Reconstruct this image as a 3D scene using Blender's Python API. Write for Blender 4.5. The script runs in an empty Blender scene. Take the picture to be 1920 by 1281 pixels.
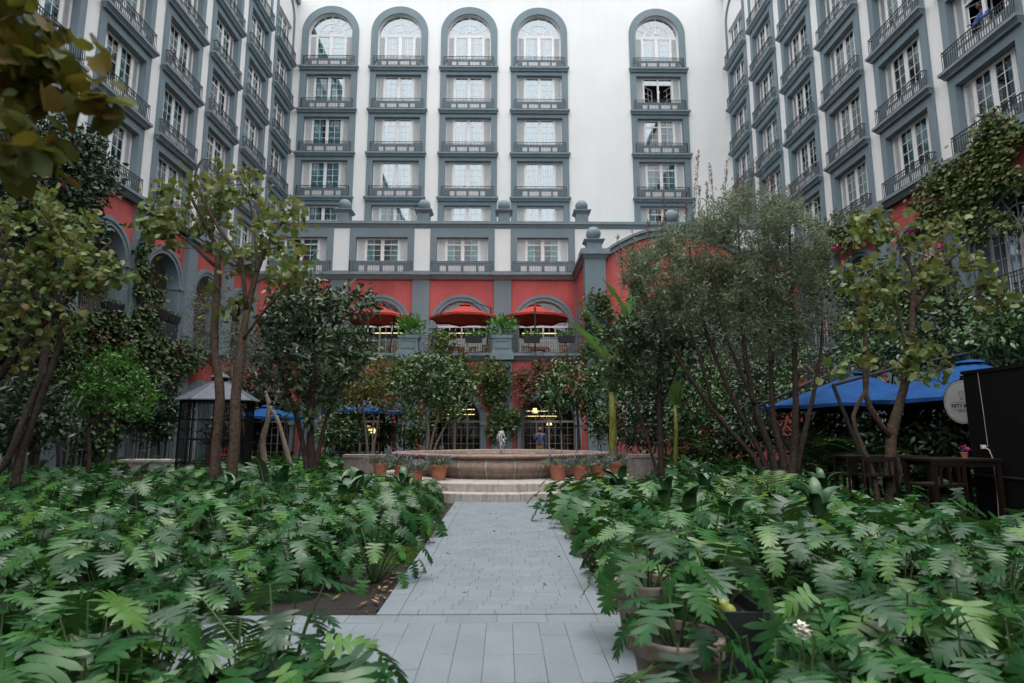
import bpy, bmesh, math, random
import numpy as np
from mathutils import Vector, Matrix
R = math.radians
PI = math.pi
scene = bpy.context.scene
COL = scene.collection
random.seed(7)
rng = np.random.default_rng(11)

# ------------------------------------------------------------------ camera
FPX, EYE = 1115.0, 1.6
PITCH = math.atan(167.5 / FPX)
YAW = math.atan(14 / FPX * math.cos(PITCH))
cam = bpy.data.cameras.new('camera')
cam.sensor_width = 36.0
cam.lens = FPX / 1920 * 36
cam.clip_end = 3000
cam.clip_start = 0.05
cam.dof.use_dof = True
cam.dof.focus_distance = 15.0
cam.dof.aperture_fstop = 2.0
cam_o = bpy.data.objects.new('camera', cam)
cam_o.location = (0, 0, EYE)
cam_o.rotation_euler = (PI / 2 + PITCH, 0, -YAW)
COL.objects.link(cam_o)
scene.camera = cam_o

# ------------------------------------------------------------------ sky, sun, exposure
SUN_EL, SUN_AZ = R(82), R(185)          # azimuth: where the light comes from, clockwise from +Y
world = bpy.data.worlds.new('World')
scene.world = world
world.use_nodes = True
wn, wl = world.node_tree.nodes, world.node_tree.links
wn.clear()
sky = wn.new('ShaderNodeTexSky')
sky.sky_type = 'NISHITA'
sky.sun_disc = False
sky.sun_elevation = SUN_EL
sky.sun_rotation = SUN_AZ
sky.dust_density = 4.0
sky.air_density = 1.0
hs = wn.new('ShaderNodeHueSaturation')
hs.inputs['Saturation'].default_value = 0.42
bg = wn.new('ShaderNodeBackground')
bg.inputs['Strength'].default_value = 0.12
wo = wn.new('ShaderNodeOutputWorld')
wl.new(sky.outputs[0], hs.inputs['Color'])
wl.new(hs.outputs[0], bg.inputs['Color'])
wl.new(bg.outputs[0], wo.inputs['Surface'])
sun = bpy.data.lights.new('sun', 'SUN')
sun.energy = 1.5
sun.angle = R(150)
sun.color = (1.0, 0.975, 0.94)
sun_o = bpy.data.objects.new('sun', sun)
sd = Vector((math.sin(SUN_AZ) * math.cos(SUN_EL), math.cos(SUN_AZ) * math.cos(SUN_EL), math.sin(SUN_EL)))
sun_o.rotation_euler = (-sd).to_track_quat('-Z', 'Y').to_euler()
sun_o.location = (0, -5, 60)
COL.objects.link(sun_o)
vs = scene.view_settings
vs.view_transform = 'Standard'
vs.look = 'None'
vs.gamma = 1.0
vs.exposure = 1.28
scene.cycles.caustics_reflective = False
scene.cycles.caustics_refractive = False
scene.cycles.max_bounces = 4
scene.cycles.diffuse_bounces = 2
scene.cycles.glossy_bounces = 2
scene.cycles.transmission_bounces = 4
scene.cycles.transparent_max_bounces = 8
scene.cycles.use_denoising = True

# ------------------------------------------------------------------ photograph pixel -> point at depth Y
_cp, _sp, _cy, _sy = math.cos(PITCH), math.sin(PITCH), math.cos(YAW), math.sin(YAW)
_FW = np.array([_sy * _cp, _cy * _cp, _sp]); _RT = np.array([_cy, -_sy, 0.]); _UP = np.cross(_RT, _FW)
def _ray(x, y): return _FW + _RT * (x - 960) / FPX - _UP * (y - 640.5) / FPX
def at(x, y, D):
    r = _ray(x, y); return np.array([0, 0, EYE]) + r * D / r[1]
def onX(x, y, X):
    r = _ray(x, y); return np.array([0, 0, EYE]) + r * X / r[0]
def onZ(x, y, z=0.0):
    r = _ray(x, y); return np.array([0, 0, EYE]) + r * (z - EYE) / r[2]
def project(p):
    d = np.asarray(p, float) - [0, 0, EYE]; w = d @ _FW
    return 960 + FPX * (d @ _RT) / w, 640.5 - FPX * (d @ _UP) / w, w
def in_view(p, m=160):
    x, y, w = project(p); return w > 0.3 and -m < x < 1920 + m and -m < y < 1281 + m

# ------------------------------------------------------------------ materials
MATS = {}
def new_mat(name):
    m = bpy.data.materials.new(name); m.use_nodes = True; MATS[name] = m
    nt = m.node_tree; return m, nt.nodes, nt.links, nt.nodes['Principled BSDF']
def _noise(n, l, scale, detail=4, coord='Object', rough=.55, vec=None):
    t = n.new('ShaderNodeTexNoise'); t.inputs['Scale'].default_value = scale; t.inputs['Detail'].default_value = detail
    t.inputs['Roughness'].default_value = rough
    if vec is None:
        tc = n.new('ShaderNodeNewGeometry'); l.new(tc.outputs['Position'], t.inputs['Vector'])
    else: l.new(vec, t.inputs['Vector'])
    return t
def _ramp(n, l, fac, stops):
    r = n.new('ShaderNodeValToRGB'); e = r.color_ramp.elements
    while len(e) < len(stops): e.new(0.5)
    for k, (p, c) in enumerate(stops): e[k].position = p; e[k].color = (*c, 1)
    l.new(fac, r.inputs['Fac']); return r
def _mix(n, l, fac, a, b, mode='MIX'):
    m = n.new('ShaderNodeMix'); m.data_type = 'RGBA'; m.blend_type = mode
    for sock, v in ((m.inputs[0], fac), (m.inputs[6], a), (m.inputs[7], b)):
        if isinstance(v, (int, float)): sock.default_value = v
        elif isinstance(v, tuple): sock.default_value = (*v, 1)
        else: l.new(v, sock)
    return m.outputs[2]
def _bump(n, l, h, strength, dist, bsdf):
    b = n.new('ShaderNodeBump'); b.inputs['Strength'].default_value = strength; b.inputs['Distance'].default_value = dist
    l.new(h, b.inputs['Height']); l.new(b.outputs[0], bsdf.inputs['Normal'])
def stucco(name, col, col2, rough=.85, streak=.25, bump=.35, fine=26, spec=.25):
    m, n, l, b = new_mat(name)
    big = _noise(n, l, .35, 2); f = _noise(n, l, fine, 2, rough=.65)
    mp = n.new('ShaderNodeMapping'); g = n.new('ShaderNodeNewGeometry'); l.new(g.outputs['Position'], mp.inputs['Vector'])
    mp.inputs['Scale'].default_value = (1.1, 1.1, .16)
    st = _noise(n, l, 1.0, 3, vec=mp.outputs[0], rough=.7)
    r1 = _ramp(n, l, big.outputs[0], [(.35, col), (.7, col2)])
    r2 = _ramp(n, l, st.outputs[0], [(.42, (1, 1, 1)), (.75, (1 - streak,) * 3)])
    c = _mix(n, l, 1.0, r1.outputs[0], r2.outputs[0], 'MULTIPLY')
    r3 = _ramp(n, l, f.outputs[0], [(.3, (.9, .9, .9)), (.7, (1.05, 1.05, 1.05))])
    c = _mix(n, l, 1.0, c, r3.outputs[0], 'MULTIPLY')
    l.new(c, b.inputs['Base Color']); b.inputs['Roughness'].default_value = rough
    b.inputs['Specular IOR Level'].default_value = spec
    _bump(n, l, f.outputs[0], bump, .02, b); return m
def plain(name, col, rough=.6, metal=0., spec=.4, var=.12, scale=8., bump=0.):
    m, n, l, b = new_mat(name)
    t = _noise(n, l, scale, 2)
    r = _ramp(n, l, t.outputs[0], [(.3, tuple(c * (1 - var) for c in col)), (.7, tuple(min(1, c * (1 + var)) for c in col))])
    l.new(r.outputs[0], b.inputs['Base Color']); b.inputs['Roughness'].default_value = rough
    b.inputs['Metallic'].default_value = metal; b.inputs['Specular IOR Level'].default_value = spec
    if bump: _bump(n, l, t.outputs[0], bump, .02, b)
    return m
def leafmat(name, stops, rough=.45, spec=.5, transl=.0, tcol=None, noise=3.0, back=None):
    """stops: colours over a per-leaf random value"""
    m, n, l, b = new_mat(name)
    a = n.new('ShaderNodeAttribute'); a.attribute_name = 'rnd'
    oi = n.new('ShaderNodeObjectInfo')
    ad = n.new('ShaderNodeMath'); ad.operation = 'ADD'; l.new(a.outputs['Fac'], ad.inputs[0]); l.new(oi.outputs['Random'], ad.inputs[1])
    fr = n.new('ShaderNodeMath'); fr.operation = 'FRACT'; l.new(ad.outputs[0], fr.inputs[0])
    r = _ramp(n, l, fr.outputs[0], stops)
    t = _noise(n, l, noise, 1)
    rr = _ramp(n, l, t.outputs[0], [(.3, (.72, .72, .72)), (.7, (1.2, 1.2, 1.2))])
    c = _mix(n, l, 1.0, r.outputs[0], rr.outputs[0], 'MULTIPLY')
    if back:
        g = n.new('ShaderNodeNewGeometry'); c = _mix(n, l, g.outputs['Backfacing'], c, _mix(n, l, .6, c, back))
    l.new(c, b.inputs['Base Color']); b.inputs['Roughness'].default_value = rough
    b.inputs['Specular IOR Level'].default_value = spec
    if transl:
        tr = n.new('ShaderNodeBsdfTranslucent'); l.new(_mix(n, l, .5, c, tcol) if tcol else c, tr.inputs['Color'])
        mx = n.new('ShaderNodeMixShader'); mx.inputs[0].default_value = transl
        out = n['Material Output']; l.new(b.outputs[0], mx.inputs[1]); l.new(tr.outputs[0], mx.inputs[2]); l.new(mx.outputs[0], out.inputs['Surface'])
    return m
def emis(name, col, s):
    m, n, l, b = new_mat(name)
    b.inputs['Emission Color'].default_value = (*col, 1); b.inputs['Emission Strength'].default_value = s
    b.inputs['Base Color'].default_value = (*col, 1); return m
def glass(name, tint, refl, rough=.02, fres=1.0):
    """window pane: coated glass, part mirror, part see-through"""
    m, n, l, b = new_mat(name)
    tr = n.new('ShaderNodeBsdfTransparent'); tr.inputs['Color'].default_value = (*tint, 1)
    gl = n.new('ShaderNodeBsdfGlossy'); gl.inputs['Roughness'].default_value = rough; gl.inputs['Color'].default_value = (.9, .97, 1, 1)
    t = _noise(n, l, 1.1, 2); bp = n.new('ShaderNodeBump'); bp.inputs['Strength'].default_value = .02; bp.inputs['Distance'].default_value = .05
    l.new(t.outputs[0], bp.inputs['Height']); l.new(bp.outputs[0], gl.inputs['Normal'])
    lw = n.new('ShaderNodeFresnel'); lw.inputs['IOR'].default_value = 1.5
    ad = n.new('ShaderNodeMath'); ad.operation = 'ADD'; ad.use_clamp = True; ad.inputs[1].default_value = refl; l.new(lw.outputs[0], ad.inputs[0])
    mx = n.new('ShaderNodeMixShader'); l.new(ad.outputs[0], mx.inputs[0]); l.new(tr.outputs[0], mx.inputs[1]); l.new(gl.outputs[0], mx.inputs[2])
    l.new(mx.outputs[0], n['Material Output'].inputs['Surface']); return m

stucco('white_wall', (.78, .79, .78), (.74, .755, .745), streak=.04)
stucco('grey_wall', (.192, .25, .278), (.176, .23, .257), streak=.12)
stucco('red_wall', (.58, .135, .125), (.46, .10, .098), streak=.26)
stucco('cream_wall', (.62, .55, .42), (.54, .48, .36), streak=.2)
plain('grey_trim', (.18, .235, .26), .7, spec=.3, var=.1, scale=3, bump=.15)
plain('white_paint', (.74, .75, .74), .5, var=.05)
plain('shutter_paint', (.70, .72, .72), .6, var=.06)
plain('iron', (.035, .042, .048), .55, metal=.2)
plain('black_metal', (.007, .0075, .009), .6, spec=.15)
plain('room_shade', (.012, .013, .015), .9, spec=.1)  # near-black: shade of the unlit rooms put into the colour
plain('curtain_teal', (.20, .47, .48), .9, spec=.1, var=.18, scale=5)
plain('curtain_pale', (.42, .46, .46), .9, spec=.1, var=.12, scale=5)
glass('pane', (.78, .97, 1.0), .06)
glass('pane_back', (.70, .92, .97), .24)
glass('pane_dark', (.75, .9, .9), .03)
plain('slate', (.168, .202, .222), .7, spec=.3, var=.08, scale=2.2, bump=.1)
plain('joint', (.128, .152, .166), .9)
plain('cloth_shirt', (.06, .16, .46), .85, var=.1)
plain('wood_dark', (.014, .009, .007), .5, spec=.25)
plain('wood_teak', (.30, .14, .07), .6, scale=20)
plain('terracotta', (.34, .14, .085), .85, var=.2, scale=9, bump=.2)
plain('cloth_red', (.38, .05, .04), .8, spec=.2, var=.12, scale=2.6, bump=.5)
plain('cloth_blue', (.008, .062, .21), .8, spec=.2, var=.18, scale=2.6, bump=.5)
plain('roof_metal', (.10, .12, .14), .5, var=.12, scale=3)
plain('planter_taupe', (.23, .19, .165), .75, var=.12)
plain('planter_black', (.02, .022, .026), .5)
plain('bark', (.082, .06, .046), .9, var=.35, scale=14, bump=.8, spec=.15)
plain('bark_dark', (.055, .043, .036), .9, var=.4, scale=14, bump=.8, spec=.15)
plain('bark_pale', (.20, .165, .13), .9, var=.35, scale=16, bump=.8, spec=.15)
plain('stem_green', (.045, .085, .028), .5)
def banana_stem():
    m, n, l, b = new_mat('banana_stem'); g = n.new('ShaderNodeNewGeometry'); mp = n.new('ShaderNodeMapping'); mp.inputs['Scale'].default_value = (5, 5, 1.3)
    l.new(g.outputs['Position'], mp.inputs['Vector']); t = _noise(n, l, 2.2, 6, vec=mp.outputs[0], rough=.7)
    r = _ramp(n, l, t.outputs[0], [(.32, (.07, .05, .025)), (.45, (.15, .16, .03)), (.6, (.22, .27, .045)), (.78, (.13, .19, .04))])
    l.new(r.outputs[0], b.inputs['Base Color']); b.inputs['Roughness'].default_value = .55; _bump(n, l, t.outputs[0], .6, .03, b)
banana_stem()
plain('skin_tan', (.30, .16, .10), .55, var=.05)
plain('skin_dark', (.13, .065, .045), .55, var=.05)
plain('hair_black', (.012, .010, .009), .6)
plain('cloth_navy', (.05, .085, .17), .85, var=.25, scale=40)
plain('cloth_denim', (.045, .10, .26), .85, var=.2, scale=30)
plain('cloth_khaki', (.34, .27, .19), .85)
plain('petal_pink', (.55, .07, .30), .6)
plain('petal_white', (.72, .70, .62), .6)
plain('petal_lilac', (.20, .18, .28), .7)
plain('petal_red', (.6, .06, .03), .6)
plain('cable', (.45, .43, .36), .6)
plain('sign_face', (.62, .66, .66), .5, var=.03)
plain('sign_ink', (.03, .035, .04), .6)
emis('warm_light', (1.0, .62, .25), 1.0)
emis('warm_strip', (1.0, .72, .34), .9)
emis('orange_lamp', (1.0, .35, .08), 4.0)
def stone_mat(name, c1, c2, speck, rough=.8, scale=5):
    m, n, l, b = new_mat(name)
    t = _noise(n, l, scale, 6, rough=.7); v = n.new('ShaderNodeTexVoronoi'); v.inputs['Scale'].default_value = scale * 9
    g = n.new('ShaderNodeNewGeometry'); l.new(g.outputs['Position'], v.inputs['Vector'])
    mp = n.new('ShaderNodeMapping'); l.new(g.outputs['Position'], mp.inputs['Vector']); mp.inputs['Scale'].default_value = (6, 6, .7)
    st = _noise(n, l, 1.6, 4, vec=mp.outputs[0], rough=.7)
    r = _ramp(n, l, t.outputs[0], [(.3, c1), (.7, c2)])
    s = _ramp(n, l, v.outputs['Distance'], [(.08, (1, 1, 1)), (.16, (0, 0, 0))])
    k = _ramp(n, l, st.outputs[0], [(.45, (1, 1, 1)), (.72, (.62, .58, .54))])
    c = _mix(n, l, 1.0, r.outputs[0], k.outputs[0], 'MULTIPLY'); c = _mix(n, l, s.outputs[0], c, speck)
    l.new(c, b.inputs['Base Color']); b.inputs['Roughness'].default_value = rough
    _bump(n, l, t.outputs[0], .35, .02, b); return m
stone_mat('cantera', (.20, .145, .118), (.31, .235, .19), (.38, .31, .26))
stone_mat('step_stone', (.33, .305, .28), (.44, .41, .38), (.33, .30, .28), scale=7)
stone_mat('bench_stone', (.24, .20, .185), (.31, .265, .245), (.35, .31, .28), scale=4)
stone_mat('pale_stone', (.48, .45, .42), (.58, .55, .51), (.4, .37, .34), scale=5)
def soil():
    m, n, l, b = new_mat('soil')
    t = _noise(n, l, 9, 8, rough=.75); u = _noise(n, l, 60, 4)
    r = _ramp(n, l, t.outputs[0], [(.3, (.008, .007, .006)), (.55, (.020, .016, .013)), (.8, (.045, .035, .027))])
    s = _ramp(n, l, u.outputs[0], [(.66, (0, 0, 0)), (.72, (1, 1, 1))])
    l.new(_mix(n, l, s.outputs[0], r.outputs[0], (.06, .042, .028)), b.inputs['Base Color']); b.inputs['Roughness'].default_value = .95
    _bump(n, l, t.outputs[0], 1.0, .06, b)
soil()
def water():
    m, n, l, b = new_mat('water')
    b.inputs['Base Color'].default_value = (.045, .05, .042, 1); b.inputs['Roughness'].default_value = .06
    t = _noise(n, l, 7, 4); _bump(n, l, t.outputs[0], .35, .02, b)
    m, n, l, b = new_mat('jet')
    b.inputs['Base Color'].default_value = (.82, .86, .88, 1); b.inputs['Roughness'].default_value = .12; b.inputs['Transmission Weight'].default_value = .45
    b.inputs['IOR'].default_value = 1.2
    t = _noise(n, l, 30, 3); _bump(n, l, t.outputs[0], .8, .02, b)
water()
# foliage
leafmat('philodendron', [(.0, (.009, .050, .015)), (.45, (.017, .082, .021)), (.8, (.036, .124, .025)), (1, (.072, .165, .025))], rough=.32, spec=.42, transl=.14, tcol=(.10, .25, .03), noise=6)
leafmat('bauhinia', [(.0, (.05, .11, .026)), (.45, (.09, .17, .04)), (.8, (.17, .24, .08)), (.96, (.23, .21, .05)), (1, (.19, .10, .035))], rough=.5, spec=.35, transl=.3, tcol=(.26, .28, .03), back=(.22, .25, .12))
leafmat('bauhinia_dark', [(.0, (.05, .075, .015)), (.6, (.085, .105, .02)), (.9, (.13, .09, .02)), (1, (.09, .04, .015))], rough=.6, spec=.2, transl=.3, tcol=(.22, .20, .02))
leafmat('magnolia', [(.0, (.024, .064, .028)), (.6, (.044, .105, .042)), (.9, (.078, .14, .05)), (1, (.11, .10, .045))], rough=.36, spec=.45, back=(.12, .14, .09))
leafmat('willowy', [(.0, (.085, .13, .07)), (.6, (.17, .225, .125)), (.9, (.25, .30, .19)), (1, (.28, .28, .20))], rough=.5, spec=.4, transl=.35)
leafmat('red_tip', [(.0, (.20, .10, .09)), (.5, (.26, .13, .12)), (1, (.16, .14, .09))], rough=.5, spec=.4, transl=.2)
leafmat('dark_leaf', [(.0, (.012, .034, .016)), (.6, (.024, .060, .025)), (1, (.042, .085, .034))], rough=.38, spec=.5)
leafmat('citrus', [(.0, (.035, .12, .02)), (.6, (.065, .20, .03)), (1, (.10, .26, .04))], rough=.38, spec=.5, transl=.2, tcol=(.15, .35, .02))
leafmat('ivy', [(.0, (.016, .048, .014)), (.4, (.036, .088, .022)), (.82, (.07, .125, .03)), (.95, (.12, .11, .035)), (1, (.16, .07, .035))], rough=.5, spec=.4)
leafmat('ivy_bright', [(.0, (.05, .09, .02)), (.5, (.09, .14, .03)), (.85, (.13, .16, .045)), (1, (.16, .10, .04))], rough=.5, spec=.4, transl=.15)
leafmat('ivy_red', [(.0, (.10, .045, .03)), (.5, (.15, .065, .04)), (.8, (.09, .08, .03)), (1, (.06, .08, .025))], rough=.55, spec=.3)
leafmat('yellow_green', [(.0, (.07, .10, .02)), (.6, (.14, .15, .035)), (.9, (.22, .18, .04)), (1, (.24, .12, .03))], rough=.5, spec=.35, transl=.2)
leafmat('mid_green', [(.0, (.032, .080, .026)), (.6, (.062, .135, .042)), (1, (.10, .17, .055))], rough=.4, spec=.5)
leafmat('olive_grey', [(.0, (.055, .075, .06)), (.6, (.10, .125, .10)), (1, (.15, .17, .14))], rough=.5, spec=.4)
leafmat('banana', [(.0, (.07, .17, .05)), (1, (.10, .22, .06))], rough=.4, spec=.5, transl=.3, tcol=(.18, .38, .05))
leafmat('lavender', [(.0, (.08, .13, .08)), (1, (.14, .19, .12))], rough=.6, spec=.3)
leafmat('fern', [(.0, (.11, .20, .06)), (1, (.19, .29, .11))], rough=.5, spec=.4, transl=.25)
leafmat('strap', [(.0, (.022, .07, .03)), (1, (.045, .11, .04))], rough=.35, spec=.5)
leafmat('leaf_litter', [(.0, (.10, .06, .03)), (.6, (.20, .13, .06)), (1, (.30, .24, .12))], rough=.8, spec=.2)
leafmat('grass', [(.0, (.06, .13, .02)), (1, (.12, .20, .04))], rough=.6, spec=.3, transl=.2)

# ------------------------------------------------------------------ mesh helpers
class MB:
    def __init__(s): s.v = []; s.f = []
    def add(s, vs, fs):
        o = len(s.v); s.v.extend([tuple(map(float, p)) for p in vs]); s.f.extend([tuple(i + o for i in f) for f in fs]); return s
    def box(s, x0, x1, y0, y1, z0, z1):
        return s.add([(x0,y0,z0),(x1,y0,z0),(x1,y1,z0),(x0,y1,z0),(x0,y0,z1),(x1,y0,z1),(x1,y1,z1),(x0,y1,z1)],
                     [(0,3,2,1),(4,5,6,7),(0,1,5,4),(1,2,6,5),(2,3,7,6),(3,0,4,7)])
    def frustum(s, x0,x1,y0,y1,z0, X0,X1,Y0,Y1,z1):
        return s.add([(x0,y0,z0),(x1,y0,z0),(x1,y1,z0),(x0,y1,z0),(X0,Y0,z1),(X1,Y0,z1),(X1,Y1,z1),(X0,Y1,z1)],
                     [(0,3,2,1),(4,5,6,7),(0,1,5,4),(1,2,6,5),(2,3,7,6),(3,0,4,7)])
    def tube(s, pts, rad, k=6, cap=True):
        pts = [np.asarray(p, float) for p in pts]; n = len(pts)
        if not hasattr(rad, '__len__'): rad = [rad] * n
        o = len(s.v); prev = None
        for i in range(n):
            t = pts[min(i + 1, n - 1)] - pts[max(i - 1, 0)]; t = t / (np.linalg.norm(t) + 1e-9)
            if prev is None:
                a = np.array([1., 0, 0]) if abs(t[0]) < .8 else np.array([0, 1., 0])
            else: a = prev
            u = a - t * (a @ t); u /= np.linalg.norm(u) + 1e-9; w = np.cross(t, u); prev = u
            for j in range(k):
                an = 2 * PI * j / k; s.v.append(tuple(pts[i] + rad[i] * (math.cos(an) * u + math.sin(an) * w)))
        for i in range(n - 1):
            for j in range(k):
                a = o + i * k + j; b = o + i * k + (j + 1) % k; s.f.append((a, b, b + k, a + k))
        if cap:
            s.f.append(tuple(o + j for j in reversed(range(k)))); s.f.append(tuple(o + (n - 1) * k + j for j in range(k)))
        return s
    def lathe(s, prof, k=32, c=(0, 0, 0), a0=0., a1=2 * PI):
        full = abs(a1 - a0 - 2 * PI) < 1e-6; m = k if full else k + 1; o = len(s.v)
        for i in range(m):
            an = a0 + (a1 - a0) * i / k
            for r, z in prof: s.v.append((c[0] + r * math.cos(an), c[1] + r * math.sin(an), c[2] + z))
        q = len(prof)
        for i in range(k):
            i2 = (i + 1) % m
            for j in range(q - 1):
                s.f.append((o + i * q + j, o + i2 * q + j, o + i2 * q + j + 1, o + i * q + j + 1))
        return s
    def ball(s, c, r, k=14, sz=1.0):
        prof = [(max(r * math.sin(t), 1e-4), -r * sz * math.cos(t)) for t in np.linspace(0, PI, k // 2 + 1)]
        return s.lathe(prof, k, c)
    def ring(s, outer, inner, y0, y1, plane='XZ'):
        """plate between two open/closed polylines (same length), extruded from y0 to y1"""
        n = len(outer); o = len(s.v)
        for (a, b) in outer: s.v.append((a, y0, b))
        for (a, b) in inner: s.v.append((a, y0, b))
        for (a, b) in outer: s.v.append((a, y1, b))
        for (a, b) in inner: s.v.append((a, y1, b))
        for i in range(n - 1):
            O, I, P, J = o + i, o + n + i, o + 2 * n + i, o + 3 * n + i
            s.f += [(O, I, I + 1, O + 1), (P, P + 1, J + 1, J), (O, O + 1, P + 1, P), (I, J, J + 1, I + 1)]
        s.f += [(o, o + 2 * n, o + 3 * n, o + n), (o + n - 1, o + 2 * n - 1, o + 4 * n - 1, o + 3 * n - 1)]
        return s
def arch_pts(cx, hw, z0, zs, rise=None, k=14):
    """from bottom left over the arch to bottom right"""
    rise = hw if rise is None else rise
    p = [(cx - hw, z0), (cx - hw, zs)]
    p += [(cx - hw * math.cos(t), zs + rise * math.sin(t)) for t in np.linspace(0, PI, k + 1)[1:-1]]
    return p + [(cx + hw, zs), (cx + hw, z0)]
def rect_pts(cx, x0, x1, z0, z1, inner, zs):
    """outer rectangle sampled to match the points of an inner arch"""
    out = []
    for (a, b) in inner:
        if b <= zs + 1e-6: out.append((x0 if a < cx else x1, b))
        else:
            dx, dz = a - cx, b - zs
            t = min((x1 - cx) / abs(dx) if abs(dx) > 1e-6 else 1e9, (z1 - zs) / dz)
            out.append((cx + dx * t, zs + dz * t))
    # pull the samples nearest to the corners onto them
    for cxn, czn in ((x0, z1), (x1, z1)):
        i = min(range(len(out)), key=lambda q: (out[q][0] - cxn) ** 2 + (out[q][1] - czn) ** 2); out[i] = (cxn, czn)
    return out
def link(o, parent=None):
    COL.objects.link(o)
    if parent is not None: o.parent = parent
    return o
def mesh_of(mb, mat, smooth=False, name='mesh'):
    me = bpy.data.meshes.new(name); me.from_pydata(mb.v, [], mb.f); me.materials.append(MATS[mat])
    if smooth: me.polygons.foreach_set('use_smooth', [True] * len(me.polygons))
    me.validate(); me.update(); return me
def fix_normals(me):
    bm = bmesh.new(); bm.from_mesh(me); bmesh.ops.recalc_face_normals(bm, faces=bm.faces); bm.to_mesh(me); bm.free()
def obj(name, mb, mat, parent=None, smooth=False, world=True, loc=None, rot=None, bevel=0, normals=True):
    """world=True: the verts are world coordinates, kept in place under the parent"""
    me = mb if isinstance(mb, bpy.types.Mesh) else mesh_of(mb, mat, smooth, name)
    if normals and not isinstance(mb, bpy.types.Mesh): fix_normals(me)
    o = bpy.data.objects.new(name, me); link(o, parent)
    if world and parent is not None:
        o.location = -sum_loc(parent)
    if loc is not None: o.location = loc
    if rot is not None: o.rotation_euler = rot
    if bevel:
        b = o.modifiers.new('bevel', 'BEVEL'); b.width = bevel; b.segments = 2; b.limit_method = 'ANGLE'
    return o
def sum_loc(p):
    v = Vector((0, 0, 0))
    while p is not None: v += p.location; p = p.parent
    return v
def tag(o, label=None, cat=None, group=None, kind=None):
    if label: o['label'] = label
    if cat: o['category'] = cat
    if group: o['group'] = group
    if kind: o['kind'] = kind
    return o
def thing(name, loc, label, cat, group=None, rz=0., parent=None):
    o = bpy.data.objects.new(name, None); o.location = tuple(map(float, loc)); o.rotation_euler = (0, 0, rz); o.empty_display_size = .2
    link(o, parent); return tag(o, label, cat, group)
def np_mesh(name, V, T, mat, rnd=None, smooth=False):
    V = np.ascontiguousarray(V, np.float32); T = np.ascontiguousarray(T, np.int32); k = T.shape[1]
    me = bpy.data.meshes.new(name); me.vertices.add(len(V)); me.vertices.foreach_set('co', V.ravel())
    me.loops.add(T.size); me.loops.foreach_set('vertex_index', T.ravel())
    me.polygons.add(len(T)); me.polygons.foreach_set('loop_start', np.arange(0, T.size, k, dtype=np.int32))
    me.polygons.foreach_set('loop_total', np.full(len(T), k, np.int32))
    if smooth: me.polygons.foreach_set('use_smooth', np.ones(len(T), bool))
    if rnd is not None:
        a = me.attributes.new('rnd', 'FLOAT', 'FACE'); a.data.foreach_set('value', np.ascontiguousarray(rnd, np.float32))
    me.materials.append(MATS[mat]); me.update(calc_edges=True); return me
def copy_tree(o, parent=None):
    c = o.copy(); COL.objects.link(c); c.parent = parent
    for ch in o.children: copy_tree(ch, c)
    return c
# ================================================================== buildings
XL, XR, YB = -15.77, 16.65, 41.0
FLOOR = 3.39
SILLS = [28.40 - FLOOR * k for k in range(6)]       # 28.40 ... 11.45
WING_Y = [39.0 - 4.05 * k for k in range(8)]

ground = obj('ground', MB().add([(-400, -400, 0), (400, -400, 0), (400, 400, 0), (-400, 400, 0)], [(0, 1, 2, 3)]), 'soil')
tag(ground, 'dark brown garden soil under the planting', 'ground', kind='structure')

# ---- shared window pieces; local x along the wall, -y towards the court, z = 0 at the sill top
def frame_mesh(gw, sw, z0, z1, transom=False, sash=True):
    """white timber frame: two leaves of 2 x 4 panes between two shutter posts"""
    m = MB(); y0, y1 = .20, .27; hw = gw / 2; ow = hw + sw
    m.box(-ow, ow, y0, y1, z1 - .06, z1); m.box(-ow, ow, y0 - .04, y1, z0, z0 + .07)
    for s in (-1, 1):
        m.box(min(s * hw, s * (hw + .07)), max(s * hw, s * (hw + .07)), y0, y1, z0 + .07, z1 - .06)
        m.box(min(s * ow, s * (ow - .04)), max(s * ow, s * (ow - .04)), y0, y1, z0 + .07, z1 - .06)
    m.box(-.07, .07, y0, y1, z0 + .07, z1 - .06)
    zt = z1 - .06 - (z1 - z0) * .22
    if transom: m.box(-hw, -.07, y0, y1, zt - .05, zt + .03); m.box(.07, hw, y0, y1, zt - .05, zt + .03)
    for s in (-1, 1):
        a, b = (.07, hw) if s > 0 else (-hw, -.07)
        top = z1 - .06
        m.box(a, b, .212, .258, top - .05, top)
        if sash:
            m.box(a, b, .212, .258, z0 + .07, z0 + .13)
            for e in (a, b - .045): m.box(e, e + .045, .212, .258, z0 + .13, top - .05)
        c = (a + b) / 2
        lo = z0 + .13 if sash else zt + .03
        m.box(c - .014, c + .014, .222, .248, lo, top - .05)
        n = 4
        for k in range(1, n):
            z = lo + (top - .05 - lo) * k / n
            if not sash: break
            m.box(a + .045, c - .014, .222, .248, z - .013, z + .013); m.box(c + .014, b - .045, .222, .248, z - .013, z + .013)
    return mesh_of(m, 'white_paint', name='window_frame')
def shutter_mesh(w, h):
    m = MB(); f = .055
    m.box(0, w, 0, .04, 0, f); m.box(0, w, 0, .04, h - f, h); m.box(0, f, 0, .04, f, h - f); m.box(w - f, w, 0, .04, f, h - f)
    m.box(f, w - f, .041, .05, f, h - f)
    n = int(h / .075)
    for k in range(n):
        z = f + (h - 2 * f) * (k + .5) / n
        m.add([(f, .004, z - .03), (w - f, .004, z - .03), (w - f, .036, z + .022), (f, .036, z + .022),
               (f, .010, z - .034), (w - f, .010, z - .034), (w - f, .040, z + .018), (f, .040, z + .018)],
              [(0, 1, 2, 3), (7, 6, 5, 4), (0, 4, 5, 1), (3, 2, 6, 7)])
    return mesh_of(m, 'shutter_paint', name='shutter')
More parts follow.
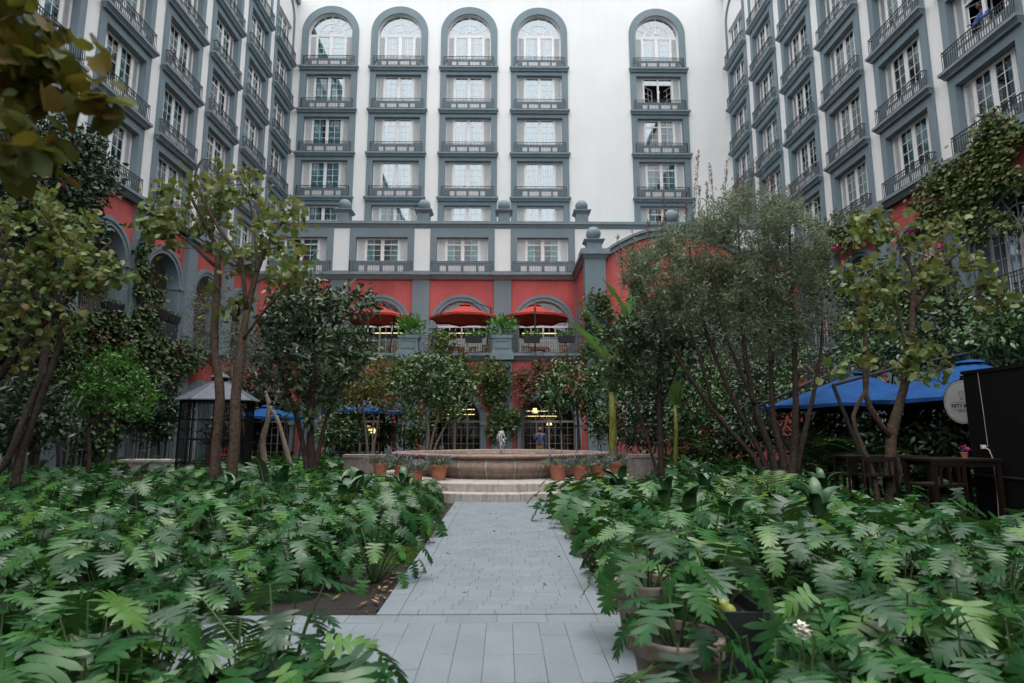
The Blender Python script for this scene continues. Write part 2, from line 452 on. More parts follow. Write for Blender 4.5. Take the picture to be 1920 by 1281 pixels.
def pane_mesh(a, b, z0, z1, mat, y=.235):
    return mesh_of(MB().add([(a, y, z0), (b, y, z0), (b, y, z1), (a, y, z1)], [(0, 1, 2, 3)]), mat, name='pane')
def curtain_mesh(a, b, z0, z1, mat, folds=9, y=.42, amp=.035, seed=0):
    r = random.Random(seed); n = folds * 4; v = []; f = []
    for i in range(n + 1):
        x = a + (b - a) * i / n; yy = y + amp * math.sin(i * PI / 2 + r.uniform(-.4, .4)) + r.uniform(-.008, .008)
        v += [(x, yy, z0), (x + r.uniform(-.01, .01), yy * .3 + y * .7, z1)]
    for i in range(n): f.append((2 * i, 2 * i + 2, 2 * i + 3, 2 * i + 1))
    return mesh_of(MB().add(v, f), mat, smooth=True, name='curtain')
def sill_mesh(w, proj=.37, th=.29):
    m = MB(); h = w / 2
    m.frustum(-h + .10, h - .10, -proj + .15, -.1, -th, -h + .07, h - .07, -proj + .12, -.1, -th * .72)
    m.frustum(-h + .07, h - .07, -proj + .11, -.1, -th * .72, -h + .015, h - .015, -proj + .03, -.1, -th * .40)
    m.box(-h, h, -proj, -.1, -th * .40, 0)
    return mesh_of(m, 'grey_trim', name='sill')
def rail_mesh(w, h, y=-.30, step=.105, back=-.1, mid=True):
    m = MB(); hw = w / 2
    m.box(-hw, hw, y - .018, y + .018, h - .03, h); m.box(-hw, hw, y - .012, y + .012, .05, .075)
    if mid: m.box(-hw, hw, y - .010, y + .010, h - .16, h - .14)
    n = int(w / step)
    for k in range(n + 1):
        x = -hw + w * k / n; m.box(x - .009, x + .009, y - .009, y + .009, .075, h - .03)
    for s in (-1, 1):
        x = s * hw
        if back - y > .05:
            m.box(x - .015, x + .015, y + .018, back, h - .028, h - .002); m.box(x - .01, x + .01, y + .012, back, .05, .073)
            for k in range(1, 3): m.box(x - .009, x + .009, y + (back - y) * k / 3 - .009, y + (back - y) * k / 3 + .009, .073, h - .028)
    return mesh_of(m, 'iron', name='railing')
def surround_mesh(w, ow, h0, h1, z0=-.33, z1=FLOOR - .33, y0=-.1, y1=.5):
    m = MB(); a, b = w / 2, ow / 2
    m.box(-a, -b, y0, y1, z0, z1); m.box(b, a, y0, y1, z0, z1); m.box(-b, b, y0, y1, z0, h0); m.box(-b, b, y0, y1, h1, z1)
    return mesh_of(m, 'grey_wall', name='surround')
def plaque_mesh(w, h=.38):
    m = MB(); m.box(-w / 2, w / 2, -.125, -.1, .09, .09 + h)
    n = max(2, int(w / .09))
    for k in range(1, n): x = -w / 2 + w * k / n; m.box(x - .006, x + .006, -.128, -.125, .12, .06 + h)
    return mesh_of(m, 'white_paint', name='plaque')
class Kind: pass
def make_kind(w, ow, gw, h0, h1, sillw, railw, railh, pane, xs=1.0):
    K = Kind(); K.ow = ow; K.gw = gw; K.h0 = h0; K.h1 = h1; sw = (ow - gw) / 2; K.sw = sw
    K.frame = frame_mesh(gw, sw, h0, h1); K.frame_t = frame_mesh(gw, sw, h0, h1, True)
    K.frame_o = frame_mesh(gw, sw, h0, h1, True, sash=False)
    K.shutter = shutter_mesh(sw - .11, h1 - h0 - .13)
    K.pane = [pane_mesh(-gw / 2, -.07, h0 + .07, h1 - .06, pane), pane_mesh(.07, gw / 2, h0 + .07, h1 - .06, pane)]
    g = gw / 2
    K.curtains = [[curtain_mesh(-g, -.05, h0, h1, 'curtain_teal', 6, seed=1), curtain_mesh(.05, g, h0, h1, 'curtain_teal', 6, seed=2)],
                  [curtain_mesh(-g, -.35, h0, h1, 'curtain_teal', 4, seed=3), curtain_mesh(.12, g, h0, h1, 'curtain_teal', 5, seed=4)],
                  [curtain_mesh(-g, -.3, h0, h1, 'curtain_pale', 4, seed=5), curtain_mesh(.35, g, h0, h1, 'curtain_pale', 4, seed=6)],
                  [curtain_mesh(-g, -.55, h0, h1, 'curtain_teal', 2, seed=7), curtain_mesh(.6, g, h0, h1, 'curtain_teal', 2, seed=8)]]
    K.sill = sill_mesh(sillw); K.rail = rail_mesh(railw, railh); K.surround = surround_mesh(w, ow, h0, h1)
    K.pl = [plaque_mesh(.26 * xs), plaque_mesh(.54 * xs)]; K.px = [(-.86 * xs, 0), (-.34 * xs, 1), (.34 * xs, 1), (.86 * xs, 0)]
    return K
WING = make_kind(3.26, 2.60, 1.60, .62, 2.72, 3.48, 3.02, .75, 'pane')
BACK = make_kind(4.24, 3.35, 2.06, .70, 2.82, 4.45, 3.74, .80, 'pane_back', 1.28)
def put(name, me, parent, x, z, y=0.):
    o = bpy.data.objects.new(name, me); link(o, parent); o.location = (x, y, z); return o
def window(K, root, x, z, variant=0, transom=False, surround=True, opened=False):
    if surround: put('surround', K.surround, root, x, z)
    w = put('window', K.frame_o if opened else (K.frame_t if transom else K.frame), root, x, z)
    hs = K.gw / 2 + .07
    for s in (-1, 1):
        put('shutter', K.shutter, w, (hs + .005) if s > 0 else (-hs - K.sw + .115), K.h0 + .07, .205)
    if opened:
        g = K.gw / 2 - .07; zt = K.h1 - .06 - (K.h1 - K.h0) * .22
        for s in (-1, 1):
            m = MB(); h = zt - .05 - K.h0 - .07
            m.box(0, g, 0, .04, 0, .06); m.box(0, g, 0, .04, h - .06, h); m.box(0, .05, 0, .04, .06, h - .06); m.box(g - .05, g, 0, .04, .06, h - .06)
            m.box(g / 2 - .013, g / 2 + .013, .01, .03, .06, h - .06)
            for k in (1, 2): m.box(.05, g - .05, .012, .028, .06 + (h - .12) * k / 3 - .012, .06 + (h - .12) * k / 3 + .012)
            so = obj('sash', m, 'white_paint', w, world=False, loc=(s * K.gw / 2, .28, K.h0 + .07), rot=(0, 0, R(38) if s < 0 else PI - R(62)))
        up = mesh_of(MB().add([(-K.gw / 2, .235, zt), (K.gw / 2, .235, zt), (K.gw / 2, .235, K.h1 - .06), (-K.gw / 2, .235, K.h1 - .06)], [(0, 1, 2, 3)]), 'pane_back')
        put('pane', up, w, 0, 0)
    else:
        for p in K.pane: put('pane', p, w, 0, 0)
        if variant is not None:
            for c in K.curtains[variant]: put('curtain', c, w, 0, 0)
    b = put('balcony', K.sill, root, x, z)
    put('railing', K.rail, b, 0, 0)
    for (px, k) in K.px: put('plaque', K.pl[k], b, px, 0)
    return w

# ---- tall back block -------------------------------------------------------
tower = thing('hotel_block', (0, YB, 0), 'tall white rear hotel block with five arched-top columns of grey-framed windows', 'building')
BCX = [-13.12, -7.94, -2.71, 2.55, 11.47]
m = MB(); zlo, ztop = 8.0, 37.0; edges = []
x = XL - 6.0
for c in BCX:
    m.box(x, c - 2.12, 0, .5, zlo, ztop); x = c + 2.12
m.box(x, XR + 6.0, 0, .5, zlo, ztop)
ARz0, ARzs = 28.07, 31.30
for c in BCX:
    m.box(c - 2.12, c + 2.12, 0, .5, zlo, 14.84 - .33)
    inner = arch_pts(c, 1.63, ARz0 + .33 + .70, 31.22, k=20); outer = rect_pts(c, c - 2.12, c + 2.12, 0, ztop, inner, 31.22)
    m.ring(outer, inner, .0, .5); m.box(c - 2.12, c + 2.12, 0, .5, ARz0, ARz0 + .33 + .70)
obj('wall', m, 'white_wall', tower, world=False)
obj('interior', MB().box(XL - 6, XR + 6, .95, 1.2, zlo, ztop), 'room_shade', tower, world=False)
def fan_mesh(r, zs, z0, gw, sw):
    m = MB(); y0, y1 = .20, .27
    out = [(-r * math.cos(t), zs + r * math.sin(t)) for t in np.linspace(0, PI, 25)]
    inn = [(-(r - .06) * math.cos(t), zs + (r - .06) * math.sin(t)) for t in np.linspace(0, PI, 25)]
    m.ring(out, inn, y0, y1)
    for rr in (.56 * r, .2 * r):
        o = [(-(rr + .03) * math.cos(t), zs + (rr + .03) * math.sin(t)) for t in np.linspace(0.03, PI - .03, 19)]
        i = [(-(rr - .02) * math.cos(t), zs + (rr - .02) * math.sin(t)) for t in np.linspace(0.03, PI - .03, 19)]
        m.ring(o, i, y0 + .012, y1 - .012)
    for t in np.linspace(0, PI, 9)[1:-1]:
        d = np.array([-math.cos(t), math.sin(t)]); n = np.array([d[1], -d[0]]) * (.035 if abs(t - PI / 2) < .1 else .016)
        a = d * .22 * r; b = d * (r - .05); q = [a - n, b - n, b + n, a + n]
        v = [(p[0], y0 + .02, zs + p[1]) for p in q] + [(p[0], y1 - .02, zs + p[1]) for p in q]
        m.add(v, [(0, 1, 2, 3), (7, 6, 5, 4), (0, 4, 5, 1), (1, 5, 6, 2), (2, 6, 7, 3), (3, 7, 4, 0)])
    m.box(-r, r, y0 - .01, y1 + .01, zs - .09, zs)
    return mesh_of(m, 'white_paint', name='fanlight_frame')
ARCH_K = make_kind(4.24, 3.26, 2.06, .70, 2.73, 4.45, 3.74, .80, 'pane_back', 1.28)
fan_me = fan_mesh(1.61, 2.82, 0, 0, 0)
lun = MB(); lp = [(0, .235, 2.82)] + [(-1.56 * math.cos(t), .235, 2.82 + 1.56 * math.sin(t)) for t in np.linspace(0, PI, 25)]
lun.add(lp, [(0, i + 1, i) for i in range(1, 25)]); lun_me = mesh_of(lun, 'pane_back')
lcm = MB(); lcm.add([(p[0], .55, p[2]) for p in lp], [(0, i + 1, i) for i in range(1, 25)]); lc_me = mesh_of(lcm, 'curtain_pale')
ringm = MB(); o_ = arch_pts(0, 2.12, -.33, 2.90, k=28); i_ = arch_pts(0, 1.63, .70, 2.82, k=28)
ringm.ring(o_, i_, -.1, 0.0); ringm.box(-1.63, 1.63, -.1, 0, -.33, .70); ring_me = mesh_of(ringm, 'grey_wall', name='arch_surround'); fix_normals(ring_me)
var_t = {(0, 1): 0, (0, 2): 1, (0, 3): 0, (1, 4): 1}
for ci, c in enumerate(BCX):
    for ri, z in enumerate(SILLS[:5]):
        if ri == 0:
            put('arch_surround', ring_me, tower, c, z)
            w = window(ARCH_K, tower, c, z, 2 if ci else 1, surround=False)
            put('fanlight', fan_me, w, 0, 0); put('pane', lun_me, w, 0, 0)
            if ci != 4: put('curtain', lc_me, w, 0, 0)
        else:
            window(BACK, tower, c, z, var_t.get((ci, ri), 2 if ci < 3 else (0 if ci == 3 else 3)), transom=(ci == 4), opened=(ci == 4 and ri == 1))
lampo = obj('ceiling_lamp', MB().ball((11.47 + .25, .85, 27.1), .05, 8), 'warm_light', tower, world=False)
tag(tower, kind='thing')

# ---- wings ------------------------------------------------------------------
def arch_window(root, cx, zb, zs, hw, y, mat_frame='white_paint', mat_pane='pane_dark', door=True, nx=4, zbars=(1.0, 1.9), name='arched_window', openings=()):
    """glazed arch: frame with posts, transom, fan bars; panes as children"""
    m = MB(); t = .07
    out = arch_pts(cx, hw, zb, zs, k=20); inn = arch_pts(cx, hw - t, zb, zs, k=20)
    m.ring(out, inn, y, y + .08); m.box(cx - hw + t, cx + hw - t, y - .01, y + .09, zs - .06, zs + .06)
    for k in range(1, nx):
        x = cx - hw + t + (2 * hw - 2 * t) * k / nx; b = .05 if k % 2 == 0 else .035
        m.box(x - b, x + b, y + .005, y + .075, zb, zs - .06)
    for k in range(nx):
        a = cx - hw + t + (2 * hw - 2 * t) * k / nx + .05; b = cx - hw + t + (2 * hw - 2 * t) * (k + 1) / nx - .05
        if k in openings: continue
        c = (a + b) / 2; m.box(c - .013, c + .013, y + .025, y + .055, zb + .1, zs - .06); m.box(a, b, y + .02, y + .06, zb, zb + .1)
        for zq in zbars:
            if zb + zq < zs - .2: m.box(a, c - .013, y + .025, y + .055, zb + zq - .013, zb + zq + .013); m.box(c + .013, b, y + .025, y + .055, zb + zq - .013, zb + zq + .013)
    r = hw - t
    for rr in (.55 * r,):
        o = [(cx - (rr + .025) * math.cos(q), zs + (rr + .025) * math.sin(q)) for q in np.linspace(.12, PI - .12, 17)]
        i = [(cx - (rr - .025) * math.cos(q), zs + (rr - .025) * math.sin(q)) for q in np.linspace(.12, PI - .12, 17)]
        m.ring(o, i, y + .02, y + .06)
    for q in np.linspace(0, PI, 7)[1:-1]:
        d = np.array([-math.cos(q), math.sin(q)]); n = np.array([d[1], -d[0]]) * .018; a = d * .07; b = d * (r + .02)
        if zs + a[1] < zs + .06: a = d * .14
        qd = [a - n, b - n, b + n, a + n]
        v = [(cx + p[0], y + .022, zs + p[1]) for p in qd] + [(cx + p[0], y + .058, zs + p[1]) for p in qd]
        m.add(v, [(0, 1, 2, 3), (7, 6, 5, 4), (0, 4, 5, 1), (1, 5, 6, 2), (2, 6, 7, 3), (3, 7, 4, 0)])
    f = obj(name, m, mat_frame, root, world=False)
    g = MB(); pts = arch_pts(cx, hw - t, zb, zs, k=20)
    g.add([(a, y + .04, b) for a, b in pts] + [(cx, y + .04, zs)], [(i, i + 1, len(pts)) for i in range(len(pts) - 1)] + [(len(pts) - 1, 0, len(pts))])
    if not openings: obj('pane', g, mat_pane, f, world=False)
    return f
def wing(side):
    s = 1 if side == 'right' else -1
    root = thing('hotel_wing', (XR if s > 0 else XL, 0, 0),
                 ('right-hand' if s > 0 else 'left-hand') + ' hotel wing, white piers and grey-framed windows above a red arcade', 'building', rz=-s * PI / 2)
    lx = lambda Y: -s * Y          # world Y -> local x
    white, red, grey, trim = MB(), MB(), MB(), MB()
    n = len(WING_Y); ztop = 33.6 if s < 0 else 34.5
    def span(mb, Ya, Yb, y0, y1, z0, z1):
        a, b = sorted((lx(Ya), lx(Yb))); mb.box(a, b, y0, y1, z0, z1)
    shown = []
    for k, Yc in enumerate(WING_Y):
        # pier on the far side of the column
        far = Yc + 1.63; nxt = (WING_Y[k - 1] - 1.63) if k else YB
        span(white, far, nxt, 0, .5, 11.12, ztop)
        for ri, z in enumerate(SILLS):
            vis = in_view(((XR if s > 0 else XL), Yc, z + 1.4), 210)
            if ri == 0:
                # arched head: white lunette round a square window, thin grey arch line
                span(white, Yc - 1.63, Yc - 1.3, 0, .5, z - .33, ztop); span(white, Yc + 1.3, Yc + 1.63, 0, .5, z - .33, ztop)
                span(white, Yc - 1.3, Yc + 1.3, 0, .5, z + 2.72, ztop)
                if vis or k == 0:
                    span(white, Yc - 1.3, Yc + 1.3, 0, .5, z - .33, z + .62)
                    g2 = MB().ring(arch_pts(0, 1.63, -.33, 3.4, k=24), arch_pts(0, 1.42, -.33, 3.4, k=24), -.1, 0)
                    me = mesh_of(g2, 'grey_wall'); fix_normals(me); put('arch_surround', me, root, lx(Yc), z)
                    window(WING, root, lx(Yc), z, 0, transom=s < 0, surround=False)
                else: span(white, Yc - 1.3, Yc + 1.3, 0, .5, z - .33, z + 2.72)
            elif vis:
                v = random.Random(k * 31 + ri * 7 + (5 if s > 0 else 0)).choice([0, 2, 0, 1, 2, 0])
                if s < 0 and k == 4 and ri == 5: v = 3
                if s > 0 and k == 5 and ri == 3: v = 1
                window(WING, root, lx(Yc), z, v, transom=(s < 0 and k < 3), opened=(s > 0 and k == 5 and ri == 4)); shown.append((k, ri))
            else:
                put('surround', WING.surround, root, lx(Yc), z); span(white, Yc - 1.3, Yc + 1.3, .2, .5, z + .62, z + 2.72)
        # arcade bay
        red_in = arch_pts(lx(Yc), 1.58, 5.75, 8.45, k=20)
        red.ring(rect_pts(lx(Yc), lx(Yc) - 2.025, lx(Yc) + 2.025, 5.75, 11.12, red_in, 8.45), red_in, 0, .5)
        t = MB().ring(arch_pts(lx(Yc), 1.585, 5.75, 8.45, k=20), arch_pts(lx(Yc), 1.42, 5.75, 8.45, k=20), -.14, .3)
        t.ring(arch_pts(lx(Yc), 1.42, 5.75, 8.45, k=20), arch_pts(lx(Yc), 1.25, 5.75, 8.45, k=20), -.09, .52)
        for q in (-1, 1):
            a, b = sorted((lx(Yc) + q * 1.20, lx(Yc) + q * 1.62)); t.box(a, b, -.18, .4, 8.30, 8.46)
            a, b = sorted((lx(Yc) + q * 1.22, lx(Yc) + q * 1.61)); t.box(a, b, -.17, .4, 5.75, 6.25)
        obj('arch_trim', t, 'grey_wall', root, world=False)
        # ground storey bay
        g_in = arch_pts(lx(Yc), 1.45, 0, 2.75, k=16)
        red.ring(rect_pts(lx(Yc), lx(Yc) - 2.025, lx(Yc) + 2.025, 0, 5.42, g_in, 2.75), g_in, 0, .5)
        t = MB().ring(arch_pts(lx(Yc), 1.455, 0, 2.75, k=16), arch_pts(lx(Yc), 1.15, 0, 2.75, k=16), -.12, .8)
        obj('arch_trim', t, 'grey_wall', root, world=False)
        if Yc > 15: arch_window(root, lx(Yc), 0.02, 2.75, 1.15, .55, mat_frame='shutter_paint', zbars=(.7, 1.35, 2.0))
        # pilasters
        for (z0, z1) in ((0, 5.42), (5.75, 11.12)):
            p = MB(); c = lx(Yc + 2.025)
            p.box(c - .42, c + .42, -.28, 0, z0, z1); p.box(c - .47, c + .47, -.33, 0, z0, z0 + .55)
            obj('pilaster', p, 'grey_wall', root, world=False)
        p = MB(); c = lx(Yc + 2.025); p.box(c - .52, c + .52, -.50, -.3, 11.14, 11.44); p.box(c - .52, c + .52, -.45, -.3, 10.95, 11.10)
        obj('capital', p, 'grey_trim', root, world=False)
        if s > 0:
            arch_window(root, lx(Yc), 5.78, 8.45, 1.25, .42, zbars=(.55, 1.1, 1.65, 2.2))
        rl = put('railing', RAIL_ARC, root, lx(Yc), 5.75)
    # plain stretch towards and behind the camera
    yn = WING_Y[-1] - 1.63
    span(white, -16, yn, 0, .5, 11.12, ztop); span(red, -16, WING_Y[-1] - 2.025, 0, .5, 0, 11.12)
    a, b = sorted((lx(-16), lx(YB)))
    cor = MB()
    cor.box(a, b, -.42, 0, 11.32, 11.45); cor.frustum(a, b, -.22, 0, 11.12, a, b, -.36, 0, 11.32)
    obj('cornice', cor, 'grey_trim', root, world=False)
    led = MB(); led.box(a, b, -.40, 2.4, 5.60, 5.75); led.frustum(a, b, -.12, 0, 5.42, a, b, -.34, 0, 5.60)
    obj('ledge', led, 'grey_trim', root, world=False)
    obj('wall', white, 'white_wall', root, world=False); obj('arcade_wall', red, 'red_wall', root, world=False)
    obj('loggia_wall', MB().box(a, b, 2.4, 2.7, 0, 11.0) if s < 0 else MB().box(a, b, 2.4, 2.7, 0, 11.0), 'cream_wall' if s < 0 else 'room_shade', root, world=False)
    obj('loggia_ceiling', MB().box(a, b, .5, 2.4, 10.6, 10.9), 'cream_wall' if s < 0 else 'room_shade', root, world=False)
    obj('interior', MB().box(a, b, 1.0, 1.3, 11.2, ztop), 'room_shade', root, world=False)
    obj('coping', MB().box(a, b, -.25, 1.6, ztop, ztop + .4), 'grey_trim', root, world=False)
    obj('ground_room', MB().box(a, b, 1.3, 1.5, 0, 5.4), 'room_shade', root, world=False)
    return root
RAIL_ARC = rail_mesh(2.5, .95, y=-.2, back=-.1)
left_wing = wing('left'); right_wing = wing('right')

# ---- rear range of the hotel, unseen behind camera: put in to balance light
rear = thing('hotel_range', (0, -16, 0), 'unseen white range of the hotel put in to balance light, opposite the tall block', 'building')
obj('wall', MB().box(XL - 2, XR + 2, -.5, 0, 0, 11.0), 'white_wall', rear, world=False)
obj('coping', MB().box(XL - 2, XR + 2, -.7, .25, 11.0, 11.4), 'grey_trim', rear, world=False)
# ---- annex: terrace block in front of the tower -----------------------------
DA, D1 = 36.6, 32.4
PX = [-10.38, -5.26, -.14, 4.97]; BX = [-12.94, -7.82, -2.70, 2.42]
annex = thing('terrace_building', (0, DA, 0), 'low red and grey building with arched terrace doors and ball finials along its parapet', 'building')
ANW = make_kind(4.10, 3.28, 2.02, .75, 2.35, 4.2, 3.9, .72, 'pane_dark', 1.42)
for a, b in [(c - .51, c + .51) for c in PX[:3]] + [(PX[3] - .51, 9.35), (13.6, XR), (XL, BX[0] - 2.05)]:
    obj('wall_pier', MB().box(a, b, 0, .5, 11.45, 14.4), 'white_wall', annex, world=False)
sm = surround_mesh(4.10, 3.28, .75, 2.35, 0, 2.95, -.06, .5)
for i, c in enumerate(BX + [11.47]):
    put('surround', sm, annex, c, 11.45)
    w = put('window', ANW.frame_t, annex, c, 11.45)
    for s in (-1, 1): put('shutter', ANW.shutter, w, (1.01 + .075) if s > 0 else (-1.08 - ANW.sw + .115), .82, .205)
    for p in ANW.pane: put('pane', p, w, 0, 0)
    for cc in ANW.curtains[3]: put('curtain', cc, w, 0, 0)
    rr = put('railing', ANW.rail, annex, c, 11.45)
    for (px, k) in ANW.px: put('plaque', ANW.pl[k], rr, px, 0, .045)
m = MB(); m.box(XL, XR, -.18, .6, 14.66, 14.84); m.frustum(XL, XR, -.02, .5, 14.4, XL, XR, -.14, .5, 14.6); m.box(XL, XR, -.10, .5, 14.6, 14.66)
obj('parapet', m, 'grey_trim', annex, world=False)
obj('roof', MB().box(XL, XR, .6, YB - DA, 14.2, 14.6), 'grey_trim', annex, world=False)
m = MB(); m.box(XL, 4.46, -.40, 0, 11.28, 11.45); m.frustum(XL, 4.46, -.14, 0, 11.02, XL, 4.46, -.34, 0, 11.28)
obj('cornice', m, 'grey_trim', annex, world=False)
for c in (-10.35, -5.23, -.06, 4.97, 11.47 + 3.6):
    m = MB(); m.box(c - .38, c + .38, -.1, .66, 14.84, 15.42); m.frustum(c - .40, c + .40, -.12, .68, 15.42, c - .56, c + .56, -.28, .84, 15.58); m.box(c - .56, c + .56, -.28, .84, 15.58, 15.64)
    f = obj('finial', m, 'grey_trim', annex, world=False); obj('ball', MB().ball((c, .28, 16.02), .41, 24), 'grey_trim', f, smooth=True, world=False)
m = MB()
for c in BX:
    inn = arch_pts(c, 1.97, 5.6, 8.07, k=24); m.ring(rect_pts(c, c - 2.56, c + 2.56, 5.6, 11.02, inn, 8.07), inn, 0, .5)
m.box(XL, BX[0] - 2.56, 0, .5, 5.6, 11.02); m.box(BX[3] + 2.56, XR, 0, .5, 0, 14.4 - 3.0)
obj('arcade_wall', m, 'red_wall', annex, world=False)
for i, c in enumerate(BX):
    t = MB().ring(arch_pts(c, 1.975, 5.6, 8.07, k=24), arch_pts(c, 1.80, 5.6, 8.07, k=24), -.12, .3); t.ring(arch_pts(c, 1.80, 5.6, 8.07, k=24), arch_pts(c, 1.58, 5.6, 8.07, k=24), -.07, .6)
    for q in (-1, 1): a, b = sorted((c + q * 1.53, c + q * 2.02)); t.box(a, b, -.16, .3, 7.92, 8.08)
    obj('arch_trim', t, 'grey_wall', annex, world=False)
    arch_window(annex, c, 5.62, 8.07, 1.58, .25, zbars=(.8, 1.6), nx=4, name='terrace_door')
for c in PX:
    p = MB(); p.box(c - .55, c + .55, -.16, 0, 5.6, 11.02); p.box(c - .62, c + .62, -.24, 0, 5.6, 6.3); obj('pilaster', p, 'grey_wall', annex, world=False)
    p = MB(); p.box(c - .66, c + .66, -.50, -.1, 11.24, 11.48); p.frustum(c - .58, c + .58, -.2, -.1, 10.98, c - .63, c + .63, -.44, -.1, 11.24); obj('capital', p, 'grey_trim', annex, world=False)
# terrace room behind the doors
m = MB(); m.box(XL, 4.5, 5.4 - 1.0, 5.7 - 1.0, 5.6, 11); m.box(XL, 4.5, .6, 4.4, 10.4, 10.7); m.box(XL, 4.5, .5, 4.4, 5.3, 5.6)
obj('interior', m, 'cream_wall', annex, world=False)
for c in BX[1:]:
    for zz in (8.3, 9.1): obj('ceiling_light_strip', MB().box(c - 1.2, c + 1.2, 4.30, 4.38, zz, zz + .05), 'warm_strip', annex, world=False)
# terrace deck and ground storey (front plane D1)
F = D1 - DA
obj('terrace_deck', MB().box(XL, 4.47, F + .1, 0, 5.30, 5.60), 'cream_wall', annex, world=False)
m = MB(); m.box(XL, 4.47, F - .34, F + .5, 5.64, 5.80); m.frustum(XL, 4.47, F - .10, F, 5.40, XL, 4.47, F - .28, F, 5.64)
obj('ledge', m, 'grey_trim', annex, world=False)
m = MB()
for c in BX:
    inn = arch_pts(c, 1.72, 0, 2.10, k=20); m.ring(rect_pts(c, c - 2.56, c + 2.56, 0, 5.40, inn, 2.10), inn, F, F + .5)
m.box(XL, BX[0] - 2.56, F, F + .5, 0, 5.4)
obj('ground_wall', m, 'red_wall', annex, world=False)
for i, c in enumerate(BX):
    t = MB().ring(arch_pts(c, 1.725, 0, 2.10, k=20), arch_pts(c, 1.58, 0, 2.10, k=20), F - .12, F + .3); t.ring(arch_pts(c, 1.58, 0, 2.10, k=20), arch_pts(c, 1.42, 0, 2.10, k=20), F - .07, F + .6)
    for q in (-1, 1): a, b = sorted((c + q * 1.36, c + q * 1.80)); t.box(a, b, F - .16, F + .3, 1.92, 2.10)
    obj('arch_trim', t, 'grey_wall', annex, world=False)
    arch_window(annex, c, 0.02, 2.10, 1.42, F + .3, mat_frame='planter_taupe', zbars=(.45, .9, 1.35, 1.75), nx=4, name='garden_door')
for c in PX[:3]:
    p = MB(); p.box(c - .56, c + .56, F - .22, F, 0, 5.40); p.box(c - .62, c + .62, F - .28, F, 0, .5); obj('pilaster', p, 'grey_wall', annex, world=False)
    p = MB(); p.box(c - .64, c + .64, F - .44, F - .2, 5.42, 5.78); obj('capital', p, 'grey_trim', annex, world=False)
    p = MB(); p.box(c - .52, c + .52, F - .25, F + .5, 5.80, 6.62); p.box(c - .57, c + .57, F - .30, F + .55, 6.62, 6.78); p.box(c - .57, c + .57, F - .30, F + .55, 5.80, 5.92)
    p.box(c - .36, c + .36, F - .28, F - .25, 6.06, 6.10); p.box(c - .36, c + .36, F - .28, F - .25, 6.46, 6.50)
    p.box(c - .40, c - .36, F - .28, F - .25, 6.06, 6.50); p.box(c + .36, c + .40, F - .28, F - .25, 6.06, 6.50)
    obj('pedestal', p, 'grey_trim', annex, world=False)
rm = rail_mesh(3.95, 1.0, y=0, step=.12, back=0)
for c in BX: put('railing', rm, annex, c, 5.78, F - .08)
obj('ground_room', MB().box(XL, 4.4, F + 3.6, F + 3.8, 0, 5.3), 'room_shade', annex, world=False)
obj('ground_ceiling', MB().box(XL, 4.4, F + .6, F + 3.6, 4.3, 4.5), 'room_shade', annex, world=False)
for c, z in ((BX[2], 2.55), (BX[3], 2.75), (BX[3], 2.45), (BX[2], 2.85)):
    obj('ceiling_light_strip', MB().box(c - 1.1, c + .9, F + 3.4, F + 3.46, z, z + .04), 'warm_strip', annex, world=False)
for (px, py) in ((690, 803), (676, 765), (1030, 793), (1003, 770), (700, 808)):
    p = at(px, py, D1 + 2.6); obj('lamp_shade', MB().lathe([(.16, -.14), (.11, .14)], 10, (p[0], p[1] - DA, p[2])), 'warm_light', annex, world=False)

# right-hand block with the gabled coping
gable = thing('gabled_block', (0, D1, 0), 'red block with curved grey coping and a grey corner pier carrying a stone ball', 'building')
m = MB()
prof = [(5.63, 11.2)] + [(x, 11.25 + 1.25 * math.sin((x - 5.63) / 3.3 * PI / 2)) for x in np.linspace(6.1, 8.93, 8)]
mir = [(2 * 9.51 - x, z) for x, z in reversed(prof)]
top = prof + [(9.0, 12.5), (10.02, 12.5)] + mir + [(XR, 11.2)]
for (x0, z0), (x1, z1) in zip(top[:-1], top[1:]):
    m.add([(x0, 0, 0), (x1, 0, 0), (x1, 0, z1), (x0, 0, z0), (x0, .5, 0), (x1, .5, 0), (x1, .5, z1), (x0, .5, z0)], [(0, 1, 2, 3), (5, 4, 7, 6), (3, 2, 6, 7)])
obj('wall', m, 'red_wall', gable, world=False)
m = MB()
for (x0, z0), (x1, z1) in zip(top[:-1], top[1:]):
    for (ya, yb, za, zb) in ((-.30, .6, .30, .46), (-.16, .5, 0.0, .30)):
        m.add([(x0, ya, z0 + za), (x1, ya, z1 + za), (x1, ya, z1 + zb), (x0, ya, z0 + zb), (x0, yb, z0 + za), (x1, yb, z1 + za), (x1, yb, z1 + zb), (x0, yb, z0 + zb)],
              [(0, 1, 2, 3), (5, 4, 7, 6), (3, 2, 6, 7), (0, 4, 5, 1)])
obj('coping', m, 'grey_trim', gable, world=False)
obj('side_wall', MB().box(4.50, 4.95, .6, DA - D1, 0, 11.0), 'red_wall', gable, world=False)
m = MB(); m.box(4.20, 4.95, .6, DA - D1 - .45, 11.28, 11.45); m.frustum(4.42, 4.95, .6, DA - D1 - .2, 11.0, 4.28, 4.95, .6, DA - D1 - .4, 11.28)
obj('side_cornice', m, 'grey_trim', gable, world=False)
nm = MB()
nm.box(4.47, 4.50, 1.6, 3.2, 5.6, 8.2)
npts = [(2.4, 8.2)] + [(2.4 - .8 * math.cos(t), 8.2 + .8 * math.sin(t)) for t in np.linspace(0, PI, 15)]
nm.add([(4.47, a, b) for a, b in npts], [(0, i, i + 1) for i in range(1, 15)])
obj('arch_niche', nm, 'grey_wall', gable, world=False)
obj('roof', MB().box(4.95, XR, .5, DA - D1, 10.7, 11.0), 'grey_trim', gable, world=False)
